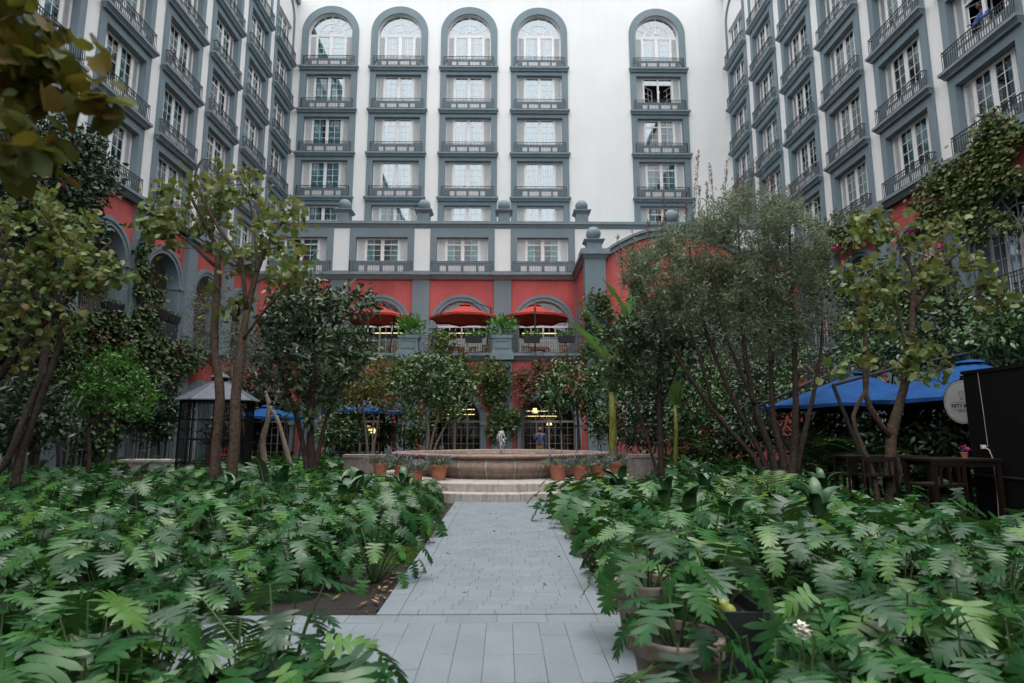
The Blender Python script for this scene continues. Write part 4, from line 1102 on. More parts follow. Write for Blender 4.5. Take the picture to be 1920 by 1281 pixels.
def leaf_obj(name, tpl, P, D, N, S, mat, parent, smooth=True, kind='stuff'):
    V, F, r = leaf_arrays(tpl, P, D, N, S); off = np.array(sum_loc(parent)) if parent is not None else 0
    o = bpy.data.objects.new(name, np_mesh(name, V - off, F, mat, r, smooth)); link(o, parent)
    if kind: o['kind'] = kind
    return o
def resample(pts, step):
    pts = np.asarray(pts, float); out = [pts[0]]
    # Catmull-Rom through the points
    P = np.vstack([2 * pts[0] - pts[1], pts, 2 * pts[-1] - pts[-2]])
    for i in range(1, len(P) - 2):
        L = np.linalg.norm(P[i + 1] - P[i]); k = max(2, int(L / step))
        for t in np.linspace(0, 1, k + 1)[1:]:
            out.append(.5 * ((2 * P[i]) + (-P[i - 1] + P[i + 1]) * t + (2 * P[i - 1] - 5 * P[i] + 4 * P[i + 1] - P[i + 2]) * t * t + (-P[i - 1] + 3 * P[i] - 3 * P[i + 1] + P[i + 2]) * t ** 3))
    return np.array(out)
def tree(name, label, cat, stems, blobs, leaf, bark='bark', group=None, twigs=90, lpt=8, size=.16, spread=.16, droop=.3, up=.7, minr=.006, upright=0., seed=1, size_var=.35, extra=None, tipleaf=None):
    """stems: list of [(px, py, depth, radius) ...]; blobs: (px, py, depth, rx_px, ry_px, rdepth_m, weight); leaf: (template, material)"""
    global rng; rng = np.random.default_rng(seed); rnd = random.Random(seed)
    poly = []
    for s in stems:
        w = np.array([[*at(a, b, d), r] for a, b, d, r in s])
        if 0 < w[0, 2] < 1.3: w = np.vstack([[w[0, 0] - .05 * (w[1, 0] - w[0, 0]), w[0, 1], -.06, w[0, 3] * 1.15], w])
        poly.append(resample(w, .22))
    base = poly[0][0, :3].copy(); base[2] = 0
    t = thing(name, base, label, cat, group); off = base
    m = MB(); nodes = []; rad = []
    for w in poly:
        wob = np.cumsum(rng.normal(0, .006, (len(w), 3)), 0); wob[:, 2] = 0; wob -= wob[0]
        w = w.copy(); w[:, :3] += wob * np.minimum(1, np.arange(len(w)) / 4)[:, None]
        rr = w[:, 3] * (1 + rng.normal(0, .08, len(w)))
        m.tube(list(w[:, :3] - off), list(rr), 9 if w[0, 3] > .03 else 6)
        nodes += list(w[:, :3]); rad += list(w[:, 3])
    wt = np.array([b[6] for b in blobs], float); wt /= wt.sum(); tg = []
    for b, n in zip(blobs, np.maximum(1, np.round(wt * twigs)).astype(int)):
        c = at(b[0], b[1], b[2]); k = np.linalg.norm(at(b[0] + 1, b[1], b[2]) - c)
        v = rand_dir(n) * (rng.uniform(.25, 1, n) ** .45)[:, None]
        tg += list(c + v * np.array([b[3] * k, b[5], b[4] * k]))
    tg = np.array(tg); nodes = [np.asarray(p) for p in nodes]
    d0 = np.min(np.linalg.norm(tg[:, None] - np.array(nodes)[None], axis=2), 1); ends = []
    for i in np.argsort(d0):
        p = tg[i]; A = np.array(nodes); dv = p - A; d = np.linalg.norm(dv, axis=1)
        cost = d + np.maximum(0, -dv[:, 2]) * .9 + np.maximum(0, d - 1.2) * .3
        j = int(np.argmin(cost)); q = A[j]; L = d[j]
        if L < .05: continue
        side = rng.normal(0, .10 * L, 3); mid1 = q + (p - q) * .35 + side + np.array([0, 0, .08 * L]); mid2 = q + (p - q) * .7 + side * .8 + np.array([0, 0, .05 * L])
        r0 = max(minr, min(rad[j] * .7, minr + .009 * L)); seq = [q, mid1, mid2, p]
        m.tube([x - off for x in seq], [r0, r0 * .8, r0 * .62, minr * .6], 5, cap=False)
        nodes += [mid1, mid2, p]; rad += [r0 * .8, r0 * .62, minr * .6]; ends.append((mid2, p))
    obj('trunk', m, bark, t, smooth=True, world=False, normals=False)
    P, D, N = [], [], []
    for a, b in ends:
        k = max(1, int(lpt * rnd.uniform(.6, 1.4))); ax = unit(b - a)
        f = rng.uniform(-.1, 1.05, k); pp = a + (b - a) * f[:, None] + rng.normal(0, spread, (k, 3)) * (.4 + .6 * np.abs(f))[:, None]
        dd = unit(ax * .5 + rand_dir(k) * .9 + (pp - b) * .8 + np.array([0, 0, -droop + upright]))
        P.append(pp); D.append(dd); N.append(unit(rand_dir(k) * .75 + np.array([0, 0, up])))
    P, D, N = map(np.concatenate, (P, D, N)); S = size * (1 + size_var * rng.uniform(-1, 1, len(P)))
    leaf_obj('crown', leaf[0], P, D, N, S, leaf[1], t)
    t['tips'] = 0; del t['tips']
    return t, ends
def flowers(t, pts, r, mat, name='flower', petals=5):
    for p in pts:
        m = MB(); p = np.asarray(p) - np.array(sum_loc(t))
        for k in range(petals):
            a = 2 * PI * k / petals + random.random(); el = random.uniform(-.2, .7)
            d = np.array([math.cos(a) * math.cos(el), math.sin(a) * math.cos(el), math.sin(el)]); s = np.array([-math.sin(a), math.cos(a), 0]) * r * .3
            m.add([p, p + d * r * .55 + s, p + d * r, p + d * r * .55 - s], [(0, 1, 2, 3)])
        obj(name, m, mat, t, world=False, normals=False)

BH = (BILOBE, 'bauhinia')
# bauhinia, centre left
T4, _ = tree('orchid_tree', 'slim two-stemmed tree with sparse rounded olive leaves left of the path', 'tree',
    [[(400, 975, 12.6, .115), (404, 850, 12.6, .10), (412, 745, 12.55, .092), (401, 640, 12.6, .082), (406, 520, 12.6, .07), (402, 460, 12.6, .05), (370, 395, 12.5, .035), (345, 345, 12.4, .025)],
     [(424, 975, 12.4, .125), (437, 850, 12.4, .108), (441, 740, 12.4, .098), (453, 650, 12.45, .085), (463, 580, 12.5, .07), (482, 510, 12.6, .05), (507, 450, 12.6, .04), (530, 415, 12.6, .03), (556, 395, 12.6, .018)],
     [(463, 580, 12.5, .05), (450, 490, 12.3, .04), (410, 430, 12.2, .035), (382, 380, 12.1, .03), (362, 330, 12.1, .026), (376, 296, 12.1, .022)],
     [(482, 510, 12.6, .04), (480, 440, 12.9, .03), (470, 380, 13.0, .022), (450, 330, 13.0, .016)],
     [(404, 500, 12.6, .04), (350, 450, 12.3, .03), (300, 420, 12.1, .02), (275, 405, 12.0, .014)],
     [(453, 640, 12.45, .04), (490, 590, 12.2, .03), (530, 545, 12.0, .02), (575, 500, 12.0, .012)]],
    [(430, 345, 12.6, 80, 40, .9, 1.6), (350, 400, 12.4, 65, 55, .9, 1.4), (530, 420, 12.5, 55, 50, .8, 1.2), (490, 490, 12.6, 70, 45, .9, 1.1), (320, 440, 12.2, 45, 40, .7, .8), (545, 500, 12.1, 45, 45, .6, .8), (420, 440, 12.6, 60, 40, .8, .8), (430, 560, 12.4, 40, 50, .5, .3), (290, 410, 12.2, 30, 30, .5, .4)],
    BH, twigs=150, lpt=7, size=.15, spread=.15, droop=.3, up=.3, minr=.009, seed=4)
# bauhinia, right
T12, _ = tree('orchid_tree', 'slim forked tree with rounded pale olive leaves and pink flowers, right side', 'tree',
    [[(1672, 985, 11.6, .13), (1672, 900, 11.6, .11), (1671, 820, 11.6, .105), (1690, 748, 11.6, .075), (1706, 672, 11.6, .065), (1710, 581, 11.7, .055), (1712, 513, 11.7, .045), (1692, 478, 11.7, .03), (1680, 430, 11.7, .018)],
     [(1648, 985, 11.5, .07), (1644, 930, 11.5, .06), (1636, 890, 11.5, .05), (1612, 830, 11.5, .045), (1598, 780, 11.5, .04), (1622, 730, 11.5, .035), (1620, 672, 11.5, .04), (1617, 595, 11.5, .035), (1603, 560, 11.5, .028), (1590, 500, 11.5, .018)],
     [(1671, 822, 11.6, .06), (1640, 780, 11.5, .055), (1622, 740, 11.5, .05), (1620, 672, 11.5, .045)],
     [(1710, 585, 11.7, .045), (1740, 540, 11.6, .04), (1765, 500, 11.5, .03), (1792, 478, 11.5, .018)],
     [(1706, 672, 11.6, .04), (1690, 600, 11.9, .03), (1670, 540, 12.0, .024), (1655, 490, 12.0, .016)],
     [(1655, 960, 11.7, .05), (1668, 930, 11.7, .05), (1690, 890, 11.7, .05), (1671, 830, 11.62, .05)],
     [(1712, 520, 11.7, .03), (1740, 460, 11.8, .02), (1770, 430, 11.8, .013)]],
    [(1700, 435, 11.7, 110, 40, .9, 1.5), (1640, 520, 11.6, 60, 70, .8, 1.1), (1790, 500, 11.5, 65, 60, .8, 1.2), (1710, 540, 11.7, 60, 50, .7, .8), (1700, 640, 11.4, 55, 45, .5, .8), (1840, 545, 11.4, 35, 55, .5, .6), (1600, 560, 11.5, 40, 60, .6, .7), (1590, 690, 11.4, 45, 30, .4, .4), (1730, 700, 11.2, 50, 35, .4, .5), (1640, 430, 11.8, 50, 30, .6, .6)],
    BH, twigs=140, lpt=7, size=.14, spread=.13, droop=.3, up=.3, minr=.009, seed=12)
flowers(T12, [at(x + random.uniform(-9, 9), y + random.uniform(-6, 6), 11.5) for x, y in ((1708, 437), (1714, 440), (1702, 434), (1565, 468), (1572, 472), (1760, 463), (1768, 466), (1812, 498), (1690, 470)) for _ in range(2)], .10, 'petal_pink')
# bauhinia, far left edge
T3, _ = tree('orchid_tree', 'leaning many-stemmed tree with rounded olive leaves at the left edge', 'tree',
    [[(30, 900, 11.5, .08), (40, 850, 11.5, .075), (66, 770, 11.5, .065), (92, 700, 11.5, .058), (116, 625, 11.5, .05), (110, 560, 11.4, .045), (84, 540, 11.3, .035), (70, 500, 11.3, .025), (90, 455, 11.3, .015)],
     [(-20, 900, 11.3, .065), (10, 870, 11.3, .06), (40, 790, 11.3, .055), (62, 735, 11.4, .06), (80, 690, 11.4, .05)],
     [(-60, 760, 11.2, .08), (0, 704, 11.2, .07), (40, 650, 11.2, .06), (82, 607, 11.3, .055), (120, 565, 11.3, .05), (145, 530, 11.3, .045), (180, 480, 11.3, .04), (208, 452, 11.3, .03)],
     [(82, 607, 11.3, .04), (60, 540, 11.0, .03), (20, 470, 10.8, .02), (0, 420, 10.8, .014)],
     [(145, 530, 11.3, .03), (190, 525, 11.1, .02), (225, 515, 11.0, .012)]],
    [(60, 400, 11.2, 75, 55, .8, 1.2), (30, 480, 10.9, 60, 70, .7, 1.2), (120, 500, 11.2, 80, 55, .8, 1.2), (190, 510, 11.1, 50, 35, .5, .6), (70, 590, 11.2, 80, 50, .6, .9), (20, 650, 11.0, 40, 60, .5, .5), (130, 430, 11.4, 50, 40, .5, .6)],
    BH, 'bark_dark', twigs=150, lpt=9, size=.13, spread=.13, droop=.3, up=.3, minr=.008, seed=3)
flowers(T3, [at(115, 345, 11.4), at(118, 350, 11.4), at(112, 349, 11.4)], .09, 'petal_pink')
# close blurred branch, top left: the tree stands left of the frame
T1, _ = tree('orchid_tree', 'close out-of-focus branch of yellowing leaves in the top left corner', 'tree',
    [[(-1100, 2200, 1.55, .09), (-1000, 1200, 1.6, .08), (-850, 500, 1.7, .06), (-600, 150, 1.85, .045), (-350, 60, 1.95, .03), (-120, 70, 2.0, .02), (40, 130, 2.05, .012), (150, 190, 2.1, .008), (225, 215, 2.12, .004)],
     [(-350, 60, 1.95, .02), (-150, -10, 1.95, .014), (20, 10, 2.0, .009), (110, 60, 2.05, .005)],
     [(-120, 70, 2.0, .014), (-20, 180, 1.95, .009), (60, 270, 1.95, .005)]],
    [(40, 50, 2.0, 100, 60, .16, 1.2), (100, 150, 2.05, 100, 60, .16, 1.5), (195, 205, 2.1, 50, 28, .08, .6), (40, 250, 1.95, 80, 70, .14, 1.1), (-60, 120, 2.0, 60, 90, .2, .5)],
    (BILOBE, 'bauhinia_dark'), twigs=95, lpt=4, size=.082, spread=.045, droop=.35, up=.35, minr=.0025, seed=9)

MG = (OBLONG, 'magnolia')
T5, _ = tree('magnolia_tree', 'dense dark glossy-leaved tree left of the fountain', 'tree',
    [[(583, 880, 15.6, .12), (583, 790, 15.6, .10), (588, 720, 15.6, .085), (593, 650, 15.6, .07), (598, 580, 15.6, .045), (600, 540, 15.6, .02)],
     [(575, 880, 15.5, .07), (560, 790, 15.5, .06), (535, 720, 15.4, .045), (520, 650, 15.3, .03), (525, 590, 15.3, .015)],
     [(590, 880, 15.6, .06), (610, 790, 15.7, .05), (640, 700, 15.8, .04), (665, 620, 15.8, .025), (680, 570, 15.8, .013)]],
    [(590, 590, 15.6, 75, 60, 1.1, 1.6), (655, 585, 15.7, 60, 55, .9, 1.3), (540, 610, 15.4, 60, 60, .9, 1.3), (600, 680, 15.5, 95, 60, 1.0, 1.6), (520, 700, 15.3, 45, 60, .7, .9), (650, 660, 15.6, 50, 50, .7, .9), (585, 750, 15.4, 70, 40, .8, .9), (560, 545, 15.5, 55, 35, .7, .7)],
    MG, 'bark_dark', twigs=250, lpt=17, size=.20, spread=.15, droop=.1, up=.6, seed=5)
T10, _ = tree('magnolia_tree', 'dark glossy-leaved tree beside the banana plant', 'tree',
    [[(1240, 890, 16.6, .10), (1238, 800, 16.6, .085), (1236, 730, 16.6, .07), (1238, 660, 16.6, .05), (1240, 600, 16.6, .025)],
     [(1232, 890, 16.5, .05), (1205, 800, 16.4, .04), (1185, 730, 16.3, .03), (1175, 660, 16.3, .015)],
     [(1240, 760, 16.6, .05), (1265, 700, 16.7, .035), (1285, 640, 16.7, .02)]],
    [(1220, 625, 16.5, 65, 45, .9, 1.4), (1170, 640, 16.3, 40, 45, .7, .9), (1275, 670, 16.7, 50, 50, .8, 1.0), (1240, 580, 16.6, 60, 35, .8, .9), (1200, 700, 16.3, 55, 35, .7, .8), (1150, 690, 16.2, 30, 40, .5, .4)],
    MG, 'bark_dark', twigs=160, lpt=17, size=.20, spread=.15, droop=.1, up=.6, seed=10)
# big willowy shrub
T11, e11 = tree('willowy_shrub', 'large grey-green fine-leaved shrub with many spreading stems, right of centre', 'tree',
    [[(1440, 915, 15.2, .085), (1415, 860, 15.2, .07), (1340, 770, 15.1, .055), (1270, 670, 15.0, .045), (1215, 580, 15.0, .03), (1185, 520, 15.0, .015)],
     [(1448, 915, 15.3, .09), (1425, 850, 15.3, .075), (1375, 750, 15.3, .06), (1330, 640, 15.3, .05), (1300, 530, 15.3, .035), (1290, 430, 15.3, .018)],
     [(1460, 915, 15.1, .11), (1445, 850, 15.1, .09), (1415, 760, 15.0, .07), (1395, 640, 14.9, .055), (1385, 500, 14.9, .035), (1380, 400, 14.9, .016)],
     [(1470, 915, 15.2, .12), (1468, 860, 15.2, .10), (1450, 780, 15.3, .07), (1445, 660, 15.4, .055), (1435, 520, 15.5, .04), (1430, 400, 15.5, .018)],
     [(1482, 915, 15.0, .12), (1490, 850, 15.0, .10), (1494, 740, 14.9, .075), (1490, 600, 14.9, .055), (1485, 480, 14.9, .035), (1482, 390, 14.9, .016)],
     [(1490, 915, 15.2, .08), (1510, 820, 15.3, .065), (1530, 720, 15.4, .05), (1545, 620, 15.5, .035), (1540, 520, 15.5, .018)],
     [(1340, 770, 15.1, .04), (1300, 640, 14.8, .03), (1260, 540, 14.7, .018)], [(1415, 760, 15.0, .05), (1350, 600, 14.6, .035), (1330, 470, 14.5, .018)]],
    [(1240, 520, 15.0, 75, 75, 1.0, 1.1), (1310, 470, 15.1, 85, 75, 1.1, 1.5), (1400, 440, 15.1, 90, 85, 1.2, 1.9), (1480, 455, 15.0, 65, 85, 1.0, 1.4), (1370, 540, 14.9, 130, 60, 1.1, 1.7), (1270, 590, 15.0, 70, 45, .9, .9), (1500, 560, 15.2, 55, 70, .9, 1.0), (1430, 620, 15.0, 90, 55, .9, .9), (1200, 500, 15.0, 35, 50, .6, .4)],
    (LANCE, 'willowy'), 'bark_dark', twigs=800, lpt=52, size=.13, spread=.16, droop=-.25, up=.35, minr=.004, seed=11)
# long upright shoots with reddish tips
m = MB(); P, D, N = [], [], []; Pr, Dr, Nr = [], [], []
for (x, y0, y1) in ((1298, 440, 285), (1352, 420, 300), (1330, 430, 345), (1373, 420, 330), (1405, 400, 300), (1240, 480, 400), (1225, 480, 395), (1170, 540, 440), (1395, 400, 345), (1440, 400, 330), (1460, 400, 330), (1270, 470, 385), (1312, 430, 350), (1190, 520, 430), (1420, 400, 320), (1500, 430, 345), (1340, 430, 310), (1285, 460, 360), (1210, 500, 400), (1480, 420, 350), (1380, 420, 372), (1255, 470, 370)):
    d = 15 + random.uniform(-.6, .6); a = at(x, y0, d); b = at(x + random.uniform(-14, 14), y1, d); off = np.array(T11.location)
    sh = resample(np.array([a, (a + b) / 2 + np.array([random.uniform(-.05, .05), 0, 0]), b]), .12); m.tube(list(sh - off), list(np.linspace(.008, .003, len(sh))), 4, cap=False)
    n = int(np.linalg.norm(b - a) * 70); f = rng.uniform(0, 1, n); pp = a + (b - a) * f[:, None]; an = rng.uniform(0, 2 * PI, n)
    dd = np.stack([np.cos(an) * .6, np.sin(an) * .6, np.full(n, .8)], 1); hi = f > .55
    P.append(pp[~hi]); D.append(dd[~hi]); Pr.append(pp[hi]); Dr.append(dd[hi])
obj('shoots', m, 'bark_dark', T11, world=False, normals=False)
P, D, Pr, Dr = map(np.concatenate, (P, D, Pr, Dr))
leaf_obj('shoot_leaves', LANCE, P, D, rand_dir(len(P)) + [0, 0, .4], .12, 'willowy', T11); leaf_obj('tip_leaves', LANCE, Pr, Dr, rand_dir(len(Pr)) + [0, 0, .4], .11, 'red_tip', T11)

# dark dense tree, upper left
tree('laurel_tree', 'tall dense dark green tree against the left wing', 'tree',
    [[(60, 900, 16.5, .14), (70, 760, 16.5, .12), (90, 600, 16.5, .10), (100, 450, 16.5, .08), (110, 350, 16.5, .05), (105, 280, 16.5, .02)], [(90, 600, 16.5, .06), (40, 450, 16.3, .05), (30, 330, 16.3, .03)]],
    [(60, 290, 16.4, 85, 85, 1.3, 1.5), (145, 330, 16.4, 55, 65, 1.0, 1.2), (120, 400, 16.3, 70, 50, 1.0, 1.2), (40, 400, 16.4, 70, 70, 1.0, 1.0), (150, 270, 16.5, 40, 35, .7, .4), (60, 530, 16.3, 90, 70, 1.0, 1.1), (150, 480, 16.4, 50, 60, .9, .7)],
    (OVAL, 'dark_leaf'), 'bark_dark', twigs=420, lpt=34, size=.15, spread=.22, up=.6, seed=21)
tree('citrus_tree', 'small round bright green tree on the left', 'tree', [[(166, 880, 18.5, .06), (166, 800, 18.5, .05), (175, 745, 18.5, .04), (200, 705, 18.5, .02)], [(166, 800, 18.5, .04), (220, 740, 18.5, .03), (245, 700, 18.5, .015)]],
    [(210, 710, 18.4, 65, 42, .9, 1.5), (175, 745, 18.4, 40, 38, .7, .8), (255, 745, 18.4, 38, 40, .7, .8), (225, 670, 18.5, 35, 20, .5, .4)], (OVAL, 'citrus'), 'bark', twigs=130, lpt=22, size=.13, spread=.15, up=.6, seed=22)
tree('olive_tree', 'grey-leaved olive tree with gnarled forked trunk behind the birdcage', 'tree',
    [[(497, 880, 20.5, .13), (492, 830, 20.5, .11), (505, 780, 20.5, .08), (500, 740, 20.5, .06), (470, 690, 20.5, .03)], [(465, 880, 20.3, .10), (455, 800, 20.3, .07), (440, 720, 20.3, .05), (425, 660, 20.3, .03)], [(545, 880, 20.5, .09), (525, 800, 20.5, .07), (505, 760, 20.5, .05)], [(505, 780, 20.5, .05), (525, 730, 20.5, .03)]],
    [(410, 640, 20.4, 65, 55, 1.2, 1.4), (470, 640, 20.5, 55, 55, 1.0, 1.2), (390, 580, 20.4, 40, 35, .8, .6), (440, 700, 20.4, 60, 30, .8, .6)], (LANCE, 'olive_grey'), 'bark_pale', twigs=170, lpt=34, size=.11, spread=.2, up=.4, seed=23)
tree('young_tree', 'thin young tree with yellowing leaves before the lit doors', 'tree', [[(690, 850, 24, .05), (684, 790, 24, .04), (680, 740, 24, .03), (690, 690, 24, .015)], [(700, 850, 24, .05), (712, 780, 24, .04), (722, 720, 24, .02)]],
    [(700, 705, 24, 50, 45, 1.0, 1.5), (720, 745, 24, 35, 30, .7, .7), (670, 730, 24, 30, 40, .7, .6)], (OVAL, 'yellow_green'), 'bark_pale', twigs=90, lpt=15, size=.17, spread=.2, seed=24)
tree('laurel_tree', 'rounded green tree with pale stems left of the fountain jet', 'tree', [[(800, 850, 23, .06), (802, 800, 23, .05), (790, 740, 23, .03), (780, 700, 23, .015)], [(806, 850, 23, .06), (820, 780, 23, .045), (840, 720, 23, .025), (850, 690, 23, .012)], [(812, 850, 23, .05), (835, 800, 23, .04), (860, 760, 23, .02)]],
    [(805, 715, 22.9, 58, 50, 1.1, 1.7), (850, 735, 23, 45, 48, .9, 1.1), (765, 735, 23, 35, 45, .8, .7), (830, 685, 23, 45, 25, .8, .6)], (OVAL, 'mid_green'), 'bark_pale', twigs=170, lpt=19, size=.18, spread=.19, seed=25)
tree('laurel_tree', 'rounded green tree in front of the right garden door', 'tree', [[(1085, 850, 23, .06), (1083, 790, 23, .05), (1078, 730, 23, .03), (1070, 690, 23, .015)], [(1060, 850, 23, .04), (1050, 790, 23, .03), (1042, 740, 23, .015)]],
    [(1070, 715, 23, 48, 48, 1.0, 1.4), (1040, 745, 23, 32, 38, .8, .8), (1105, 740, 23, 40, 50, .9, .9)], (OVAL, 'mid_green'), 'bark_dark', twigs=130, lpt=19, size=.18, spread=.19, seed=26)
tb, _ = tree('bougainvillea', 'loose pink-flowered bush below the terrace', 'bush', [[(850, 850, 30.5, .05), (848, 760, 30.6, .04), (835, 690, 30.7, .025), (825, 650, 30.7, .012)]],
    [(835, 665, 30.7, 45, 25, .8, 1.2), (900, 690, 30.8, 50, 25, .7, 1.0), (780, 690, 30.8, 45, 25, .7, .8), (830, 640, 30.6, 30, 22, .5, .5)], (OVAL, 'ivy_bright'), 'bark_dark', twigs=110, lpt=20, size=.17, spread=.22, seed=27)
flowers(tb, [at(random.gauss(835, 28), random.gauss(648, 12), 30.3) for _ in range(26)], .13, 'petal_pink')

# background shrubs under the wings: fill the dark planting belts
BG = [(40, 780, 15.5, 75, 70, 'dark_leaf', 'broad dark shrub below the leaning tree at the left edge'), (110, 690, 19.5, 60, 60, 'ivy', 'mixed green and rust shrub behind the left trees'), (300, 770, 22.5, 40, 60, 'dark_leaf', 'dark shrub left of the birdcage'),
      (20, 600, 18.5, 60, 70, 'dark_leaf', 'tall dark shrub under the left arcade'), (640, 800, 25.5, 50, 40, 'mid_green', 'low green shrub in front of the far blue parasol'), (1145, 770, 25.5, 50, 55, 'mid_green', 'green shrub behind the banana trunk'),
      (1215, 790, 24, 60, 50, 'dark_leaf', 'dark shrub between the two banana trunks'), (1310, 760, 22, 70, 70, 'mid_green', 'green shrub behind the spreading stems'), (1330, 650, 24, 80, 60, 'olive_grey', 'grey-green tall shrub behind the fine-leaved shrub'),
      (1400, 800, 19.5, 60, 50, 'dark_leaf', 'dark shrub low behind the spreading stems'), (1560, 650, 20, 60, 90, 'olive_grey', 'tall grey-green shrub behind the forked tree'), (1640, 640, 19, 80, 75, 'mid_green', 'broad green shrub above the farther blue parasol'),
      (1760, 640, 17.5, 90, 60, 'dark_leaf', 'dark hedge-like shrub above the large blue parasol'), (1870, 610, 15.5, 70, 60, 'mid_green', 'dense shrub above the kiosk at the right edge'), (1560, 810, 17.5, 70, 55, 'mid_green', 'green shrub under the farther blue parasol'),
      (1680, 810, 15.5, 80, 55, 'dark_leaf', 'dark shrub under the large blue parasol'), (1790, 820, 14, 60, 50, 'dark_leaf', 'dark shrub behind the bar table'), (760, 800, 28, 50, 40, 'ivy', 'leafy shrub left of the first garden door'), (1250, 690, 26, 60, 60, 'dark_leaf', 'dark shrub against the red gabled wall'), (440, 800, 26, 60, 40, 'dark_leaf', 'dark shrub behind the birdcage'),
      (1420, 650, 26, 80, 70, 'olive_grey', 'tall grey-green shrub behind the middle of the spreading stems'), (1440, 740, 24, 80, 60, 'dark_leaf', 'dark shrub behind the middle of the spreading stems'), (1350, 730, 27, 70, 60, 'mid_green', 'green shrub against the gabled wall behind the stems'), (1510, 720, 22, 60, 60, 'mid_green', 'green shrub right of the spreading stems'), (540, 600, 29, 60, 70, 'mid_green', 'tall green shrub behind the dark glossy tree'), (470, 700, 28, 55, 60, 'dark_leaf', 'dark shrub against the left corner of the terrace'), (610, 690, 28, 50, 50, 'ivy', 'mixed shrub beside the far blue parasol')]
for i, (x, y, D, rx, ry, mt, lab) in enumerate(BG):
    k = D / FPX; tree('shrub', lab, 'shrub', [[(x, 808 + 1.5 * FPX / D, D, .05), (x - 4, (y + 830) / 2, D, .04), (x, y, D, .02)], [(x + 6, 808 + 1.5 * FPX / D, D, .04), (x + rx * .4, (y + 820) / 2, D, .03), (x + rx * .5, y, D, .015)]],
         [(x, y, D, rx, ry, rx * k * .8, 1.5), (x - rx * .5, y + ry * .4, D - .2, rx * .5, ry * .5, rx * k * .5, .7), (x + rx * .5, y + ry * .3, D - .2, rx * .5, ry * .5, rx * k * .5, .7), (x + rx * .2, y - ry * .6, D, rx * .45, ry * .4, rx * k * .4, .4)],
         (LANCE if mt == 'olive_grey' else OVAL, mt), 'bark_dark', 'background shrubs', twigs=100, lpt=26, size=.12 if mt == 'olive_grey' else .16, spread=.24, seed=40 + i)

# ---- climbing plants on the walls ---------------------------------------------
def ivy(name, label, patches, mat, size, plane, group=None, seed=1, hang=.5):
    """patches: (px, py, rx, ry, n) on a wall plane given by plane(px, py) -> point, and its outward normal"""
    global rng; rng = np.random.default_rng(seed); P = []; fn, nrm = plane; nrm = np.array(nrm, float)
    for (x, y, rx, ry, n) in patches:
        nc = max(3, n // 45); a = rng.uniform(0, 2 * PI, nc); r = rng.uniform(0, 1, nc) ** .5
        cx = x + rx * r * np.cos(a); cy = y + ry * r * np.sin(a)
        j = rng.integers(0, nc, n); px = cx[j] + rng.normal(0, .16 * min(rx, ry) + 3, n); py = cy[j] + rng.normal(0, .16 * min(rx, ry) + 3, n)
        for u, v in zip(px, py): P.append(fn(u, v))
    P = np.array(P); P = P + nrm * rng.uniform(.03, .32, (len(P), 1)) ; ok = P[:, 2] > .05; P = P[ok]
    t = thing(name, (float(P[:, 0].mean()), float(P[:, 1].mean()), 0), label, 'vine', group)
    n = len(P); D = unit(np.array([0, 0, -hang]) + rand_dir(n) * .8 + nrm * .2); N = unit(nrm * .8 + rand_dir(n) * .6 + np.array([0, 0, .5]))
    leaf_obj('foliage', IVY, P, D, N, size * rng.uniform(.6, 1.35, n), mat, t)
    m = MB(); off = np.array(t.location)
    for k in range(7):
        q = P[rng.integers(0, n, 4)]; q = q[np.argsort(q[:, 2])] - nrm * .04; q = np.vstack([[q[0, 0], q[0, 1], 0.0], q]); m.tube(list(resample(q, .6) - off), .012, 4, cap=False)
    obj('stem', m, 'bark_dark', t, world=False, normals=False); return t
LW = (lambda x, y: onX(x, y, XL + .28), (1, 0, 0)); RW = (lambda x, y: onX(x, y, XR - .30), (-1, 0, 0)); GF = (lambda x, y: at(x, y, D1 - .25), (0, -1, 0))
ivy('ivy', 'green ivy strip climbing the pilaster between the left arches', [(262, 480, 10, 60, 420), (262, 560, 16, 60, 700), (270, 620, 26, 40, 800), (297, 560, 5, 60, 120)], 'ivy', .16, LW, seed=1)
ivy('ivy', 'broad mat of mixed ivy hanging below the left arcade ledge', [(200, 620, 50, 40, 1100), (270, 670, 60, 45, 1800), (340, 670, 40, 30, 1200), (260, 750, 40, 60, 1200), (120, 640, 50, 50, 900), (170, 790, 50, 60, 900)], 'ivy', .18, LW, seed=2)
ivy('creeper', 'rust-red creeper below the left arcade arch', [(190, 620, 35, 30, 700), (320, 655, 22, 15, 350)], 'ivy_red', .15, LW, seed=3)
ivy('ivy', 'bright ivy covering the upper red wall of the right wing', [(1800, 350, 50, 50, 1700), (1880, 290, 45, 80, 2000), (1745, 400, 30, 40, 700), (1850, 420, 60, 30, 900)], 'ivy_bright', .15, RW, seed=4)
ivy('ivy', 'dark ivy mantle under the right arcade windows', [(1880, 620, 60, 50, 1700), (1800, 600, 60, 60, 1500), (1700, 560, 50, 70, 1200), (1640, 540, 40, 60, 900), (1760, 520, 30, 40, 500), (1580, 560, 40, 60, 800)], 'ivy', .17, RW, seed=5)
ivy('ivy', 'ivy on the right wing above the fine-leaved shrub', [(1560, 450, 40, 35, 800), (1600, 420, 40, 25, 500), (1530, 500, 30, 50, 600)], 'ivy_bright', .16, RW, seed=6)
ivy('ivy', 'ivy around the middle pilaster behind the fountain jet', [(935, 740, 24, 45, 700), (925, 700, 25, 20, 350), (945, 800, 26, 35, 600), (965, 760, 12, 30, 160)], 'ivy', .17, GF, seed=7)
ivy('creeper', 'sparse rust creeper on the red wall right of the middle pilaster', [(1000, 700, 45, 22, 800), (985, 740, 22, 25, 250), (1040, 690, 25, 15, 250)], 'ivy_red', .15, GF, seed=8)
